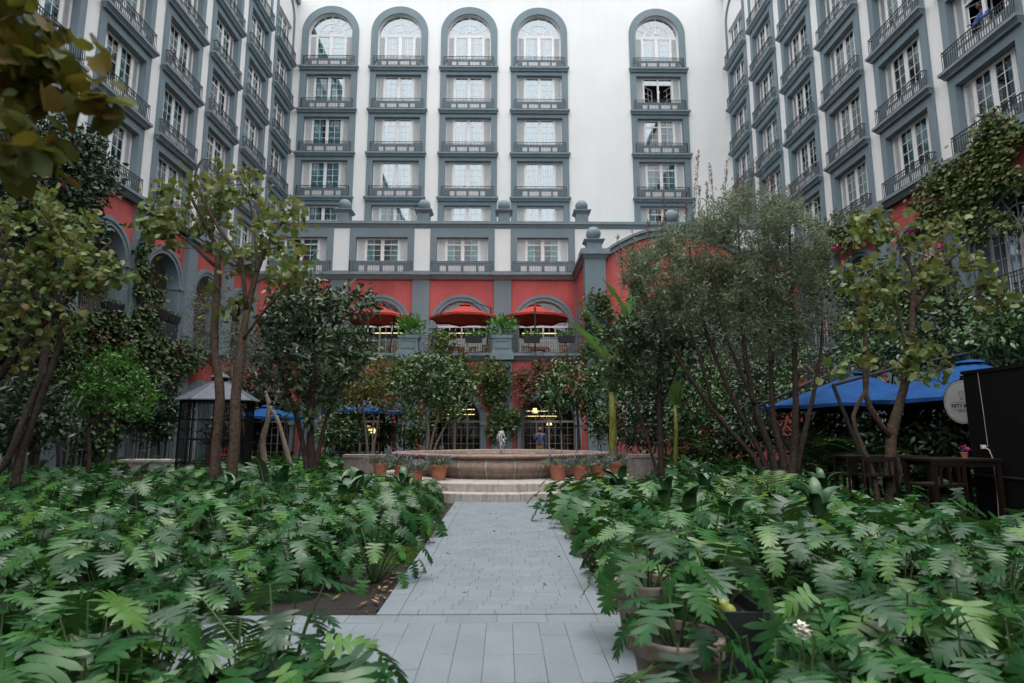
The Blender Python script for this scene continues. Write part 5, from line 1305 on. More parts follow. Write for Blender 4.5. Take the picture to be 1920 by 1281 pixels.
ivy('ivy', 'thick ivy trailing below the terrace ledge', [(760, 700, 60, 25, 1300), (860, 700, 50, 22, 1000), (690, 710, 50, 30, 900), (840, 745, 30, 40, 600), (620, 720, 40, 30, 600)], 'ivy_bright', .17, GF, seed=9)
ivy('ivy', 'ivy at the foot of the right corner pier', [(1120, 600, 25, 50, 800), (1130, 680, 40, 40, 800), (1200, 640, 60, 70, 900)], 'ivy', .17, GF, seed=10)
ivy('ivy', 'dense ivy over the red gabled wall behind the fine-leaved shrub', [(1330, 620, 120, 80, 4200), (1400, 560, 60, 60, 1800), (1300, 720, 120, 60, 3200), (1440, 660, 50, 90, 2200), (1250, 600, 60, 60, 1400), (1200, 720, 60, 60, 1200)], 'ivy', .22, GF, seed=14)
wf = ivy('white_creeper', 'white-flowered creeper spilling over the left ledge', [(235, 660, 8, 35, 240), (275, 690, 12, 15, 160), (335, 665, 14, 10, 150)], 'mid_green', .14, LW, seed=11)
flowers(wf, [onX(random.gauss(240, 9), random.gauss(645, 18), XL + .6) for _ in range(12)] + [onX(random.gauss(335, 14), random.gauss(662, 8), XL + .6) for _ in range(10)], .14, 'petal_white')

# ---- banana plants ------------------------------------------------------------
def banana_leaf(base, mid, tip, w, n=16, split=True):
    c = resample(np.array([base, mid, tip]), np.linalg.norm(np.array(tip) - base) / n); V = []; T = []; k = len(c)
    for i, p in enumerate(c):
        f = i / (k - 1); tg = unit(c[min(i + 1, k - 1)] - c[max(i - 1, 0)]); side = np.cross(tg, [0, 0, 1.]); side = unit(side) if np.linalg.norm(side) > .1 else np.array([1., 0, 0])
        hw = w * (math.sin(PI * min(1, (f * .96 + .04)) ** .75) ** .6) * .5 + .01; up = np.cross(side, tg)
        rip = random.uniform(-.04, .04) if split else 0
        V += [p - side * hw + up * (hw * .35 + rip), p, p + side * hw + up * (hw * .35 - rip)]
    for i in range(k - 1):
        a = 3 * i; T += [(a, a + 1, a + 4), (a, a + 4, a + 3), (a + 1, a + 2, a + 5), (a + 1, a + 5, a + 4)]
    return np.array(V), np.array(T), c
def banana(label, stem, leaves, D, w=1.0):
    b = at(stem[0][0], stem[0][1], D); t = thing('banana_plant', (b[0], b[1], 0), label, 'plant'); off = np.array(t.location)
    pts = [at(x, y, D) for x, y in stem]; pts = [np.array([pts[0][0], pts[0][1], 0])] + pts
    rr = np.linspace(.14, .10, len(pts)) * w; obj('stem', MB().tube([p - off for p in pts], list(rr), 10), 'banana_stem', t, smooth=True, world=False)
    for k, lf in enumerate(leaves):
        (bx, by), (mx, my), (tx, ty), dd, ww = lf
        V, T, c = banana_leaf(at(bx, by, D), at(mx, my, D + dd * .5), at(tx, ty, D + dd), ww)
        o = bpy.data.objects.new('leaf', np_mesh('leaf', V - off, T, 'banana', np.full(len(T), .3 + .1 * k), True)); link(o, t)
        obj('midrib', MB().tube(list(c - off), list(np.linspace(.022, .005, len(c))), 5, cap=False), 'banana_stem', o, world=False)
banana('banana plant with thick yellow-green trunk right of the fountain', [(1148, 850), (1149, 790), (1147, 735)],
       [((1147, 735), (1125, 665), (1062, 600), -.6, .75), ((1149, 740), (1135, 640), (1085, 565), .3, .5), ((1149, 735), (1170, 600), (1128, 520), -.3, .55), ((1149, 735), (1190, 560), (1215, 455), .4, .7), ((1150, 735), (1200, 570), (1245, 480), .8, .7), ((1150, 740), (1195, 650), (1225, 640), .5, .5)], 19.0)
banana('second banana plant with slender trunk, behind the dark tree', [(1266, 860), (1268, 810), (1266, 760)],
       [((1266, 760), (1258, 600), (1230, 470), .3, .7), ((1266, 760), (1290, 640), (1340, 590), .6, .6), ((1266, 760), (1250, 690), (1205, 690), -.5, .5)], 20.5, .6)

# ---- lobed philodendron -------------------------------------------------------
def philo_leaf(seed, L=1.0, n=6, droop=.22):
    """deeply lobed blade; y along the midrib, lobes as separate fingers joined by a web near the midrib"""
    r = random.Random(seed); V = []; T = []; q = lambda y, x: (-.10 * y - droop * y * y - .28 * x * x + .10 * abs(x))
    def add(x, y, dz=0): V.append((x * L, y * L, (q(y, x) + dz) * L)); return len(V) - 1
    mids = [add(0, y) for y in np.linspace(.0, .88, n * 2 + 1)]
    for s in (-1, 1):
        for i in range(n):
            f = (i + .5) / n; y0 = .88 * (2 * i) / (2 * n); y1 = .88 * (2 * i + 2) / (2 * n); yc = (y0 + y1) / 2
            ang = R(106 - 74 * f + r.uniform(-5, 5)); ln = (.50 - .05 * abs(f - .3) * 2 - .26 * max(0, f - .45)) * r.uniform(.9, 1.08)
            d = np.array([math.sin(ang), math.cos(ang)]); p = np.array([d[1], -d[0]])
            rt = .46; c = np.array([0, yc]); w0 = (y1 - y0) * .5 * 1.06; w1 = .060 + .014 * (1 - f)
            dz = r.uniform(-.045, .045)
            a = c + d * ln * rt; A0 = a - p * w0 * -.92; A1 = a + p * w0 * -.92
            b = c + d * ln * .66; B0 = b + p * w1 * .95; B1 = b - p * w1 * .95
            e = c + d * ln * .88; E0 = e + p * w1 * .52; E1 = e - p * w1 * .52; tp = c + d * ln * 1.06
            ids = [add(s * x_[0], x_[1], dz * k) for k, x_ in ((.2, A0), (.2, A1), (.8, B0), (.8, B1), (1, E0), (1, E1), (1.2, tp), (.6, b), (1, e), (.1, a))]
            m0, m1, m2 = mids[2 * i], mids[2 * i + 1], mids[2 * i + 2]; a0, a1, b0, b1, e0, e1, t_, bm, em, am = ids
            # A0 is on the tip side for p pointing to the base
            if (A0[1] < A1[1]): a0, a1, b0, b1, e0, e1 = a1, a0, b0 if False else b1, b0, e1, e0
            fs = [(m0, a1, am), (m0, am, m1), (m1, am, m2), (m2, am, a0), (a1, b1, bm), (a1, bm, am), (am, bm, b0), (am, b0, a0), (b1, e1, em), (b1, em, bm), (bm, em, e0), (bm, e0, b0), (e1, t_, em), (em, t_, e0)]
            T += fs if s > 0 else [f_[::-1] for f_ in fs]
    # terminal lobe
    m0 = mids[-1]; a = add(-.07, .95); b = add(.07, .95); c = add(0, 1.06); d = add(-.05, .84); e = add(.05, .84)
    T += [(m0, b, c), (m0, c, a), (m0, e, b), (m0, a, d)]
    T = [t for t in T]
    V = np.array(V); T = np.array(T)
    nz = np.cross(V[T[:, 1]] - V[T[:, 0]], V[T[:, 2]] - V[T[:, 0]])[:, 2]; T[nz < 0] = T[nz < 0][:, ::-1]
    return V, T
PH = [philo_leaf(k, 1.0, n, dr) for k, n, dr in ((1, 6, .20), (2, 7, .30), (3, 6, .12), (4, 7, .38), (5, 6, .26), (6, 5, .18), (7, 7, .45), (8, 6, .05))]
PH_ME = [np_mesh('philodendron_leaf', V, T, 'philodendron', np.full(len(T), .0), True) for V, T in PH]
PH_FAR = [philo_leaf(k + 20, 1.0, 4, .25) for k in range(4)]
def plant_layout(r, nl, h, size, face=None, tilt=.55):
    """[(base, tip of stalk, leaf direction, leaf normal, leaf size)] in local coordinates"""
    out = []
    for k in range(nl):
        a = 2.399 * k + r.uniform(-.4, .4); inner = (k + .5) / nl; el = R(82 - 62 * inner + r.uniform(-9, 9)); L = h * r.uniform(.8, 1.15) * (1.08 - .25 * inner)
        d = Vector((math.cos(a) * math.cos(el), math.sin(a) * math.cos(el), math.sin(el))); tip = d * L; tip.z = max(tip.z - .12 * L * inner, .10)
        out2 = Vector((math.cos(a), math.sin(a), 0)); el2 = R(-8 - 50 * inner + r.uniform(-20, 20))
        ld = out2 * math.cos(el2) + Vector((0, 0, 1)) * math.sin(el2); nn = Vector((0, 0, 1)) * math.cos(el2) - out2 * math.sin(el2)
        nn += Vector((r.uniform(-.3, .3), r.uniform(-.3, .3), 0)); out.append((Vector((out2.x * .03, out2.y * .03, 0)), tip, ld, nn.normalized(), size * r.uniform(.72, 1.15)))
    return out
def leaf_matrix(tip, ld, nn):
    y = ld.normalized(); z = (nn - y * nn.dot(y)).normalized(); x = y.cross(z)
    return Matrix(((x.x, y.x, z.x, tip.x), (x.y, y.y, z.y, tip.y), (x.z, y.z, z.z, tip.z), (0, 0, 0, 1)))
def stalk_tube(m, b, t, r=.006):
    mid = (b + t) * .5 + Vector((0, 0, .06)); m.tube([tuple(b), tuple(mid), tuple(t)], [r * 1.4, r * 1.1, r], 4, cap=False)
N_PH = 0
def near_plant(p, label, group, nl=13, h=.55, size=.36, seed=0, z=0., name='philodendron_plant', cat='plant'):
    """every leaf an object of its own"""
    r = random.Random(seed); t = thing(name, (p[0], p[1], z), label, cat, group); m = MB()
    for (b, tip, ld, nn, s) in plant_layout(r, nl, h, size):
        stalk_tube(m, b, tip); o = bpy.data.objects.new('leaf', r.choice(PH_ME)); link(o, t)
        o.matrix_local = leaf_matrix(tip, ld, nn) @ Matrix.Scale(s, 4)
    obj('stalks', m, 'stem_green', t, world=False, normals=False); return t
def far_meshes(k, nl, h, size, tpls):
    r = random.Random(900 + k); V, T, C = [], [], []; m = MB(); o = 0
    for (b, tip, ld, nn, s) in plant_layout(r, nl, h, size):
        stalk_tube(m, b, tip, .005); M = np.array(leaf_matrix(tip, ld, nn)); v, f = r.choice(tpls); w = (v * s) @ M[:3, :3].T + M[:3, 3]
        V.append(w); T.append(f + o); o += len(w); C.append(np.full(len(f), r.random()))
    return np_mesh('foliage', np.vstack(V), np.vstack(T), 'philodendron', np.concatenate(C), True), mesh_of(m, 'stem_green', name='stalks')
FARM = [far_meshes(k, 40, .57, .215, PH) for k in range(6)]
def far_plant(p, label, group, scale=1., seed=0):
    r = random.Random(seed); t = thing('philodendron_plant', (p[0], p[1], 0), label, 'plant', group, r.uniform(0, 6.28)); f, s = r.choice(FARM)
    a = bpy.data.objects.new('foliage', f); link(a, t); b = bpy.data.objects.new('stalks', s); link(b, t)
    a.scale = b.scale = (scale,) * 3; return t
def jitter_grid(x0, x1, y0, y1, step, seed):
    r = random.Random(seed); out = []; j = 0; y = y0
    while y < y1:
        x = x0 + (step / 2 if j % 2 else 0)
        while x < x1: out.append((x + r.uniform(-.3, .3) * step, y + r.uniform(-.3, .3) * step)); x += step
        y += step * .87; j += 1
    return out
def zone(side, x, y):
    sd = 'left' if side == 'L' else 'right'
    w = 'along the path edge of the ' if abs(x) < 2.4 else ('at the front of the ' if y < 7.2 else ('in the middle of the ' if y < 10.2 else 'at the back of the '))
    return 'lobed-leaf philodendron ' + w + sd + ' bed', 'philodendrons ' + w + sd + ' bed'
cnt = 0; rest = []
keep = random.Random(5)
for side, (x0, x1) in (('L', (-13, -1.42)), ('R', (1.32, 13))):
    for i, (x, y) in enumerate(jitter_grid(x0, x1, 5.46, 14.4, .51, 3 if side == 'L' else 4)):
        if not in_view((x, y, .5), 60): continue
        if side == 'L' and 7.3 < y < 8.6 and x > -1.95: continue
        if y < 5.9 and abs(x) < 2.5: continue
        if y > 11.3 and 185 < project((x, y, .3))[0] < 305: continue
        if side == 'R' and x > 6.4 and y > 8.3: continue
        if math.hypot(x - FX, y - FY) < 4.4: continue
        if side == 'L' and abs(x + 2.0) < .5 and y < 7: x -= .3
        if side == 'R' and y < 6.2 and x < 1.6: continue
        mound = .5 + .5 * math.sin(x * 1.9 + 1.3 * math.sin(y * 1.1)) * math.cos(y * 1.5 + .7 * math.sin(x * 1.4)); hh = .38 + .30 * mound
        if y < 7.3 and cnt < 170:
            near_plant((x, y), *zone(side, x, y), 32, hh * keep.uniform(.9, 1.1), keep.uniform(.17, .25), 1000 + i + (500 if side == 'R' else 0)); cnt += 1
        elif cnt < 296:
            far_plant((x, y), *zone(side, x, y), .72 + .55 * mound * keep.uniform(.8, 1.2), i); cnt += 1
        else: rest.append((x, y, keep.uniform(.85, 1.15)))
# the planting behind: one mass
for (x0, x1, y0, y1, st, sd) in ((-14, -4.7, 14.6, 22.5, .62, 6), (4.6, 9.0, 14.6, 24, .66, 7), (-9, -4.2, 22.5, 29, .8, 8), (-4.0, -.9, 21.9, 27, .72, 9), (2.6, 9.5, 22.2, 28, .8, 10), (9, 13.5, 13.5, 22, .8, 11)):
    for (x, y) in jitter_grid(x0, x1, y0, y1, st, sd):
        if -13.6 < x < -8.9 and 16.5 < y < 20.4: continue
        if y < 17 and 185 < project((x, y, .3))[0] < 305: continue
        if math.hypot(x - FX, y - FY) > 4.2: rest.append((x, y, keep.uniform(.8, 1.2)))
FV = [far_meshes(50 + k, 11, .55, .38, PH_FAR) for k in range(3)]
V, T, C = [], [], []; o = 0; src = []
for f, s in FV:
    n = len(f.vertices); v = np.empty(n * 3, np.float32); f.vertices.foreach_get('co', v); k = len(f.polygons); tt = np.empty(k * 3, np.int32); f.loops.foreach_get('vertex_index', tt)
    rr = np.empty(k, np.float32); f.attributes['rnd'].data.foreach_get('value', rr); src.append((v.reshape(-1, 3), tt.reshape(-1, 3), rr))
for (x, y, s) in rest:
    v, tt, rr = src[keep.randrange(3)]; a = keep.uniform(0, 6.28); c_, s_ = math.cos(a), math.sin(a); M = np.array([[c_, -s_, 0], [s_, c_, 0], [0, 0, 1]])
    V.append(v @ M.T * s + [x, y, 0]); T.append(tt + o); o += len(v); C.append((rr + keep.random()) % 1)
gc = bpy.data.objects.new('ground_cover', np_mesh('ground_cover', np.vstack(V), np.vstack(T), 'philodendron', np.concatenate(C), True)); link(gc)
tag(gc, 'mass of lobed green foliage filling the far beds around the fountain', 'plants', kind='stuff')
# foreground beds, close to the camera
for i, (x, y) in enumerate(jitter_grid(-4.3, -.72, 2.3, 3.85, .44, 15)):
    if x > -1.25 and y > 3.5: continue
    if in_view((x, y, .6), 160): near_plant((x, y), 'large-leaved philodendron in the bed at the bottom left', 'philodendrons in the front left bed', 17, keep.uniform(.38, .50) + (.08 if x < -2.1 else 0), keep.uniform(.20, .30), 3000 + i)
for i, (x, y) in enumerate(jitter_grid(1.45, 4.2, 2.35, 3.35, .42, 16)):
    if in_view((x, y, .6), 160): near_plant((x, y), 'large-leaved philodendron in the bed at the bottom right', 'philodendrons in the front right bed', 18, keep.uniform(.42, .55), keep.uniform(.20, .30), 4000 + i)
for i, (x, y) in enumerate(jitter_grid(1.85, 4.9, 3.45, 4.5, .46, 17)):
    near_plant((x, y), 'large-leaved philodendron in the bed at the bottom right', 'philodendrons in the front right bed', 18, keep.uniform(.42, .54), keep.uniform(.20, .28), 4500 + i)
for i, (x, y) in enumerate(jitter_grid(-6.2, -2.55, 4.0, 5.4, .5, 18)):
    if in_view((x, y, .5), 60): near_plant((x, y), 'lobed-leaf philodendron closing the left end of the cross path', 'philodendrons at the left end of the cross path', 15, keep.uniform(.34, .46), keep.uniform(.22, .30), 5000 + i)
for i, (x, y) in enumerate(((.72, 3.0), (1.0, 3.08), (1.3, 3.12), (.82, 2.7), (1.12, 2.75))):
    near_plant((x, y), 'low philodendron at the foot of the front taupe planter', 'philodendrons before the front planter', 15, .50, .22, 5600 + i)
near_plant((-1.33, 3.75), 'tall philodendron rising above the front left bed beside the path', None, 11, .78, .28, 71)
near_plant((.98, 3.58), 'lobed-leaf plant growing in the front taupe planter', None, 16, .40, .24, 72, .36)
near_plant((1.05, 4.62), 'lobed-leaf plant in the rear taupe planter', None, 14, .45, .28, 73, .40)
near_plant((1.42, 4.15), 'broad-leaved plant in the square black planter', None, 11, .45, .28, 74, .36)
near_plant((.55, 2.75), 'low sprawling plant reaching into the path at the bottom right', None, 9, .34, .22, 75)
# right side plant leaning over the path
near_plant((1.42, 5.75), 'pale lobed-leaf plant leaning over the right edge of the path', None, 22, .58, .24, 76)
near_plant((1.75, 6.6), 'tall lobed-leaf plant standing above the right bed near the path', None, 18, .66, .26, 77)

def broad_plant(p, label, group, seed):
    r = random.Random(seed); t = thing('broadleaf_plant', (p[0], p[1], 0), label, 'plant', group)
    for k in range(6):
        a = 1.05 * k + r.uniform(-.4, .4); L = r.uniform(.32, .5); e = R(r.uniform(50, 82)); b = np.array([math.cos(a) * .05, math.sin(a) * .05, r.uniform(.35, .6)]); tip = b + L * np.array([math.cos(a) * math.cos(e), math.sin(a) * math.cos(e), math.sin(e)])
        V, T, c = banana_leaf(b, (b + tip) / 2 + np.array([0, 0, .06]), tip + np.array([math.cos(a) * .08, math.sin(a) * .08, -.05]), r.uniform(.12, .19), 8, False)
        o = bpy.data.objects.new('leaf', np_mesh('leaf', V, T, 'strap', np.full(len(T), r.random()), True)); link(o, t)
        obj('stalk', MB().tube([(0, 0, 0), tuple(b)], .008, 4), 'stem_green', t, world=False)
rb = random.Random(77)
for k in range(9): broad_plant((-rb.uniform(1.9, 6.5), rb.uniform(6.2, 12.5)), 'upright broad-leaved plant among the philodendrons of the left bed', 'broad-leaved plants in the left bed', 600 + k)
for k in range(9): broad_plant((rb.uniform(1.8, 5.8), rb.uniform(6.4, 12.5)), 'upright broad-leaved plant among the philodendrons of the right bed', 'broad-leaved plants in the right bed', 700 + k)
# ---- accents in the beds --------------------------------------------------------
def spear_leaf(base, tip, w, label, mat='strap'):
    t = thing('spear_leaf_plant', (base[0], base[1], 0), label, 'plant'); off = np.array(t.location)
    b = np.array(base); b0 = np.array([b[0], b[1], 0]); V, T, c = banana_leaf(b, (b + tip) / 2 + np.array([0, 0, .05]), np.array(tip), w, 10, False)
    o = bpy.data.objects.new('leaf', np_mesh('leaf', V - off, T, mat, np.full(len(T), .4), True)); link(o, t)
    obj('midrib', MB().tube(list(c - off), list(np.linspace(.012, .003, len(c))), 4, cap=False), 'planter_taupe', o, world=False)
    obj('stalk', MB().tube([b0 - off, b - off], .012, 5), 'stem_green', t, world=False)
spear_leaf(at(257, 1000, 8.6), at(254, 925, 8.4), .30, 'single broad upright dark leaf in the left bed')
spear_leaf(at(495, 905, 12.4), at(480, 855, 12.2), .28, 'broad upright leaf right of the two thin trunks')
spear_leaf(at(1695, 965, 10.6), at(1680, 925, 10.4), .22, 'upright paddle leaf at the foot of the forked tree')
spear_leaf(at(1715, 960, 10.7), at(1710, 930, 10.6), .26, 'round-tipped paddle leaf beside the bar chair')
spear_leaf(at(1790, 960, 9.6), at(1788, 940, 9.5), .18, 'short paddle leaf below the kiosk corner')
spear_leaf(at(1150, 905, 13.0), at(1128, 880, 12.8), .2, 'upright dark leaf beside the right flower pots')
def rosette(p, n, L, w, label, mat='strap', name='strap_plant', el=(35, 80), z=0., parent=None):
    t = parent or thing(name, (p[0], p[1], z), label, 'plant'); V, T, C = [], [], []; o = 0
    for k in range(n):
        a = random.uniform(0, 6.28); e = R(random.uniform(*el)); l = L * random.uniform(.7, 1.15); d = np.array([math.cos(a), math.sin(a), 0]); s = np.array([-math.sin(a), math.cos(a), 0]) * w
        for i in range(6):
            f = i / 5; pp = d * l * (math.cos(e) * f + .25 * f * f) + np.array([0, 0, l * (math.sin(e) * f - .55 * f * f * f)]); ww = (1 - f) ** .6 * (1 if i else .7); V += [pp - s * ww, pp + s * ww]
        for i in range(5): T += [(o + 2 * i, o + 2 * i + 1, o + 2 * i + 3), (o + 2 * i, o + 2 * i + 3, o + 2 * i + 2)]
        C += [random.random()] * 10; o += 12
    ob = bpy.data.objects.new('leaves', np_mesh('leaves', np.array(V), np.array(T), mat, np.array(C), True)); link(ob, t); ob['kind'] = 'stuff'; return t
for k, (px, py, D) in enumerate(((775, 960, 10.4), (800, 945, 11.4), (755, 975, 10.0), (812, 955, 12.2))):
    q = at(px, py, D); rosette((q[0] - .15, q[1]), 60, .62, .011, ['strappy arching plant nearest the small grass patch by the path', 'strappy arching plant in the middle of the clump left of the steps', 'strappy arching plant nearest the camera in the clump by the steps', 'strappy arching plant touching the lower left step'][k])
q = at(1120, 960, 11.6); rosette((1.35, 11.8), 60, .55, .011, 'strappy green plant at the right edge of the path near the steps')
rosette((at(1870, 1090, 6.6)[0], 6.6), 160, .42, .004, 'tuft of fine grey grass at the right edge', name='grass_tuft', el=(30, 85))
def fern(p, n, L, label, mat='fern', el=(45, 75), name='fern'):
    t = thing(name, (p[0], p[1], p[2]), label, 'plant'); r = random.Random(int(p[0] * 100))
    obj('stem', MB().tube([(0, 0, -p[2] - .02), (0, 0, 0)], [.03, .02], 6), 'bark_dark', t, world=False)
    for k in range(n):
        a = 6.28 * k / n + r.uniform(-.4, .4); e = R(r.uniform(*el)); V, T = [], []; m = 14; o = 0; d = np.array([math.cos(a), math.sin(a), 0]); s = np.array([-math.sin(a), math.cos(a), 0]); ax = []
        for i in range(m):
            f = i / (m - 1); pp = d * L * (math.cos(e) * f + .3 * f * f) + np.array([0, 0, L * (math.sin(e) * f - .45 * f ** 3)]); ax.append(pp)
            if i < 2: continue
            hl = L * .30 * math.sin(PI * (f * .85 + .12)) ** .7; tg = unit(pp - ax[-2])
            for sg in (-1, 1):
                e_ = pp + s * sg * hl + tg * hl * .45 - np.array([0, 0, .10 * hl]); mid_ = (pp + e_) / 2; V += [pp, mid_ + tg * .022 * L, e_, mid_ - tg * .022 * L]; T += [(o, o + 1, o + 2), (o, o + 2, o + 3)]; o += 4
        ob = bpy.data.objects.new('frond', np_mesh('frond', np.array(V), np.array(T), mat, np.full(len(T), r.random()))); link(ob, t)
        obj('rachis', MB().tube(ax, list(np.linspace(.008, .003, m)), 4, cap=False), 'stem_green', ob, world=False)
q = at(1448, 985, 11.2); fern((q[0], q[1], .35), 7, .9, 'pale green fern rising above the right bed', el=(55, 82)); q = at(1395, 985, 11.0); fern((q[0], q[1], .3), 6, .75, 'smaller pale fern left of the tall fern in the right bed', el=(45, 75))
q = at(70, 1090, 6.8); fern((q[0], q[1], .3), 9, .8, 'drooping fern at the left edge of the left bed', 'philodendron', el=(30, 60)); q = at(545, 1080, 7.2); fern((q[0], q[1], .2), 6, .5, 'light green upright fern in the left bed', el=(60, 80))
q = at(345, 1060, 7.6); fern((q[0], q[1], .3), 5, .42, 'small lime-green fern in the middle of the left bed', el=(60, 80))
for k, (px, D, lab) in enumerate(((1510, 17, 'palm with arching fronds under the farther blue parasol'), (1570, 16, 'palm with arching fronds behind the bar chairs'), (1345, 21, 'palm with arching fronds low behind the spreading stems'), (1290, 22, 'palm with arching fronds behind the second banana trunk'), (1640, 15, 'palm with arching fronds behind the forked trunk'))):
    q = at(px, 830, D); fern((q[0], q[1], .5), 12, 1.7, lab, 'mid_green', el=(35, 80), name='palm')

# ---- flower pots around the fountain, terrace planters ----------------------------
def lavender(p, r, h, label, pot_h=.36):
    t = lathe_pot('terracotta_pot', p, r, pot_h, 'terracotta', label, 'flower pot', 'lavender pots around the fountain'); n = 260
    a = rng.uniform(0, 2 * PI, n); e = np.arccos(rng.uniform(.1, 1, n)); d = np.stack([np.cos(a) * np.sin(e), np.sin(a) * np.sin(e), np.cos(e)], 1); l = h * rng.uniform(.5, 1, n)
    P = np.array([0, 0, pot_h * .9]) + np.stack([np.cos(a), np.sin(a), 0 * a], 1) * r * .5 + d * (l * rng.uniform(.1, .8, n))[:, None]; D = unit(d + rand_dir(n) * .35)
    V, F, c = leaf_arrays(LANCE, P, D, rand_dir(n), .13); o = bpy.data.objects.new('foliage', np_mesh('foliage', V, F, 'lavender', c, True)); link(o, t); o['kind'] = 'stuff'
    m = MB()
    for k in range(20):
        dd = d[k] * [1, 1, 1.0]; b = np.array([0, 0, pot_h]) + dd * h * .7; tp = np.array([0, 0, pot_h]) + dd * h * random.uniform(1.1, 1.55); m.tube([b, tp], .004, 3, cap=False); m.tube([tp - (tp - b) * .35, tp], [.011, .006], 5)
    obj('flower_spikes', m, 'petal_lilac', t, world=False, normals=False)
for (x, y, r, h, lab, ph) in ((-1.62, 15.0, .225, .34, 'terracotta lavender pot nearest the path, left of the basin', .38), (-2.18, 14.92, .21, .26, 'low terracotta lavender pot at the left end of the upper step', .26), (-3.28, 16.1, .20, .36, 'terracotta lavender pot at the far left of the fountain', .36), (-2.62, 15.5, .20, .36, 'terracotta lavender pot behind the low one, left of the basin', .34),
                              (1.32, 14.97, .225, .34, 'terracotta lavender pot nearest the path, right of the basin', .38), (1.88, 15.0, .20, .34, 'terracotta lavender pot second from the path, right of the basin', .36), (2.36, 15.3, .2, .38, 'terracotta lavender pot third from the path, right of the basin', .34), (2.95, 15.9, .21, .42, 'terracotta lavender pot at the far right of the fountain', .38)):
    lavender((x, y, .40), r, h, lab, ph)
for i, (px, lab) in enumerate(((649, 'black railing trough with flowers in the left terrace bay'), (822, 'black railing trough with pink and white flowers left of the middle door'), (888, 'black railing trough with white flowers right of the middle door'), (997, 'black railing trough with flowers in the right terrace bay'), (1062, 'black railing trough with pink flowers at the right end of the terrace'))):
    q = at(px, 636, D1 - .55); t = thing('flower_trough', (q[0], q[1], q[2] - .2), lab, 'planter', 'flower troughs on the terrace railing')
    obj('trough', MB().frustum(-.42, .42, -.12, .12, 0, -.48, .48, -.16, .16, .34), 'planter_black', t, world=False)
    n = 150; P = np.stack([rng.uniform(-.48, .48, n), rng.uniform(-.16, .16, n), .32 + rng.uniform(0, .28, n)], 1); V, F, c = leaf_arrays(OVAL_W, P, unit(rand_dir(n) + [0, 0, .6]), rand_dir(n) + [0, 0, .6], .12)
    o = bpy.data.objects.new('foliage', np_mesh('foliage', V, F, 'citrus', c, True)); link(o, t); o['kind'] = 'stuff'
    flowers(t, [np.array(t.location) + np.array([random.uniform(-.42, .42), random.uniform(-.2, .1), random.uniform(.48, .68)]) for _ in range(12)], .07, 'petal_pink' if i in (1, 4) else 'petal_white')
for i, (c, lab) in enumerate(((PX[1], 'leafy plant in the pot on the left terrace pedestal'), (PX[2], 'leafy plant on the middle terrace pedestal'))):
    t = thing('pedestal_plant', (c, D1 + .12, 6.78), lab, 'plant', 'plants on the terrace pedestals'); n = 330; P = rng.normal(0, 1, (n, 3)) * [.36, .25, .26] + [0, 0, .55]; P[:, 2] = np.maximum(P[:, 2], .06)
    V, F, cc = leaf_arrays(OVAL, P, unit(P - [0, 0, .1] + rand_dir(n) * .3), rand_dir(n) + [0, 0, .7], .24); o = bpy.data.objects.new('foliage', np_mesh('foliage', V, F, 'citrus', cc, True)); link(o, t); o['kind'] = 'stuff'
    obj('stem', MB().tube([(0, 0, 0), (.03, 0, .4), (0, .02, .7)], [.03, .02, .01], 5), 'bark', t, world=False)
for i, (px, py) in enumerate(((211, 578), (300, 590), (322, 598))):
    q = onX(px, py, XL + .42); t = thing('flower_trough', (q[0], q[1], q[2] - .2), ('black trough of green plants on the nearest left arcade railing', 'black trough on the second left arch railing, far side hidden', 'black trough of clipped greens on the second left arch railing')[i], 'planter', 'troughs on the left arcade', rz=PI / 2)
    obj('trough', MB().frustum(-.42, .42, -.12, .12, 0, -.5, .5, -.17, .17, .36), 'planter_black', t, world=False)
    n = 160; P = np.stack([rng.uniform(-.5, .5, n), rng.uniform(-.17, .17, n), .34 + rng.uniform(0, .14, n)], 1); V, F, c = leaf_arrays(OVAL_W, P, unit(rand_dir(n) + [0, 0, .6]), rand_dir(n) + [0, 0, .6], .09)
    o = bpy.data.objects.new('foliage', np_mesh('foliage', V, F, 'mid_green', c, True)); link(o, t); o['kind'] = 'stuff'
q = at(1808, 850, 10.5); fp = lathe_pot('flower_pot', (q[0], q[1], 1.13), .06, .10, 'terracotta', 'small pot of pink flowers on the bar table beside the kiosk', 'flower pot')
flowers(fp, [np.array(fp.location) + np.array([random.uniform(-.07, .07), random.uniform(-.07, .07), random.uniform(.12, .2)]) for _ in range(14)], .05, 'petal_pink')
# scattered white and red blossoms
t = thing('white_rose', at(1505, 1195, 3.1), 'cream-white bloom in the bottom right bed', 'flower'); flowers(t, [np.array(t.location) + np.array([0, 0, .01 * k]) for k in range(6)], .045, 'petal_white', 'petal', 6)
obj('stalk', MB().tube([(0, 0, -t.location.z), (0, 0, 0)], .004, 4), 'stem_green', t, world=False)
# ================================================================== people
def skin_mesh(name, chains, mat, parent, sub=2):
    """chains: list of [(x, y, z, rx, ry) ...]; chains share joints by position"""
    vs, es, rad, idx = [], [], [], {}
    for ch in chains:
        prev = None
        for (x, y, z, rx, ry) in ch:
            k = (round(x, 3), round(y, 3), round(z, 3))
            if k not in idx: idx[k] = len(vs); vs.append((x, y, z)); rad.append((rx, ry))
            if prev is not None and prev != idx[k]: es.append((prev, idx[k]))
            prev = idx[k]
    me = bpy.data.meshes.new(name); me.from_pydata(vs, es, []); me.materials.append(MATS[mat])
    o = bpy.data.objects.new(name, me); link(o, parent); o.modifiers.new('skin', 'SKIN').use_smooth_shade = True
    for d, r in zip(me.skin_vertices[0].data, rad): d.radius = r
    me.skin_vertices[0].data[0].use_root = True
    s = o.modifiers.new('smooth', 'SUBSURF'); s.levels = sub; s.render_levels = sub; return o
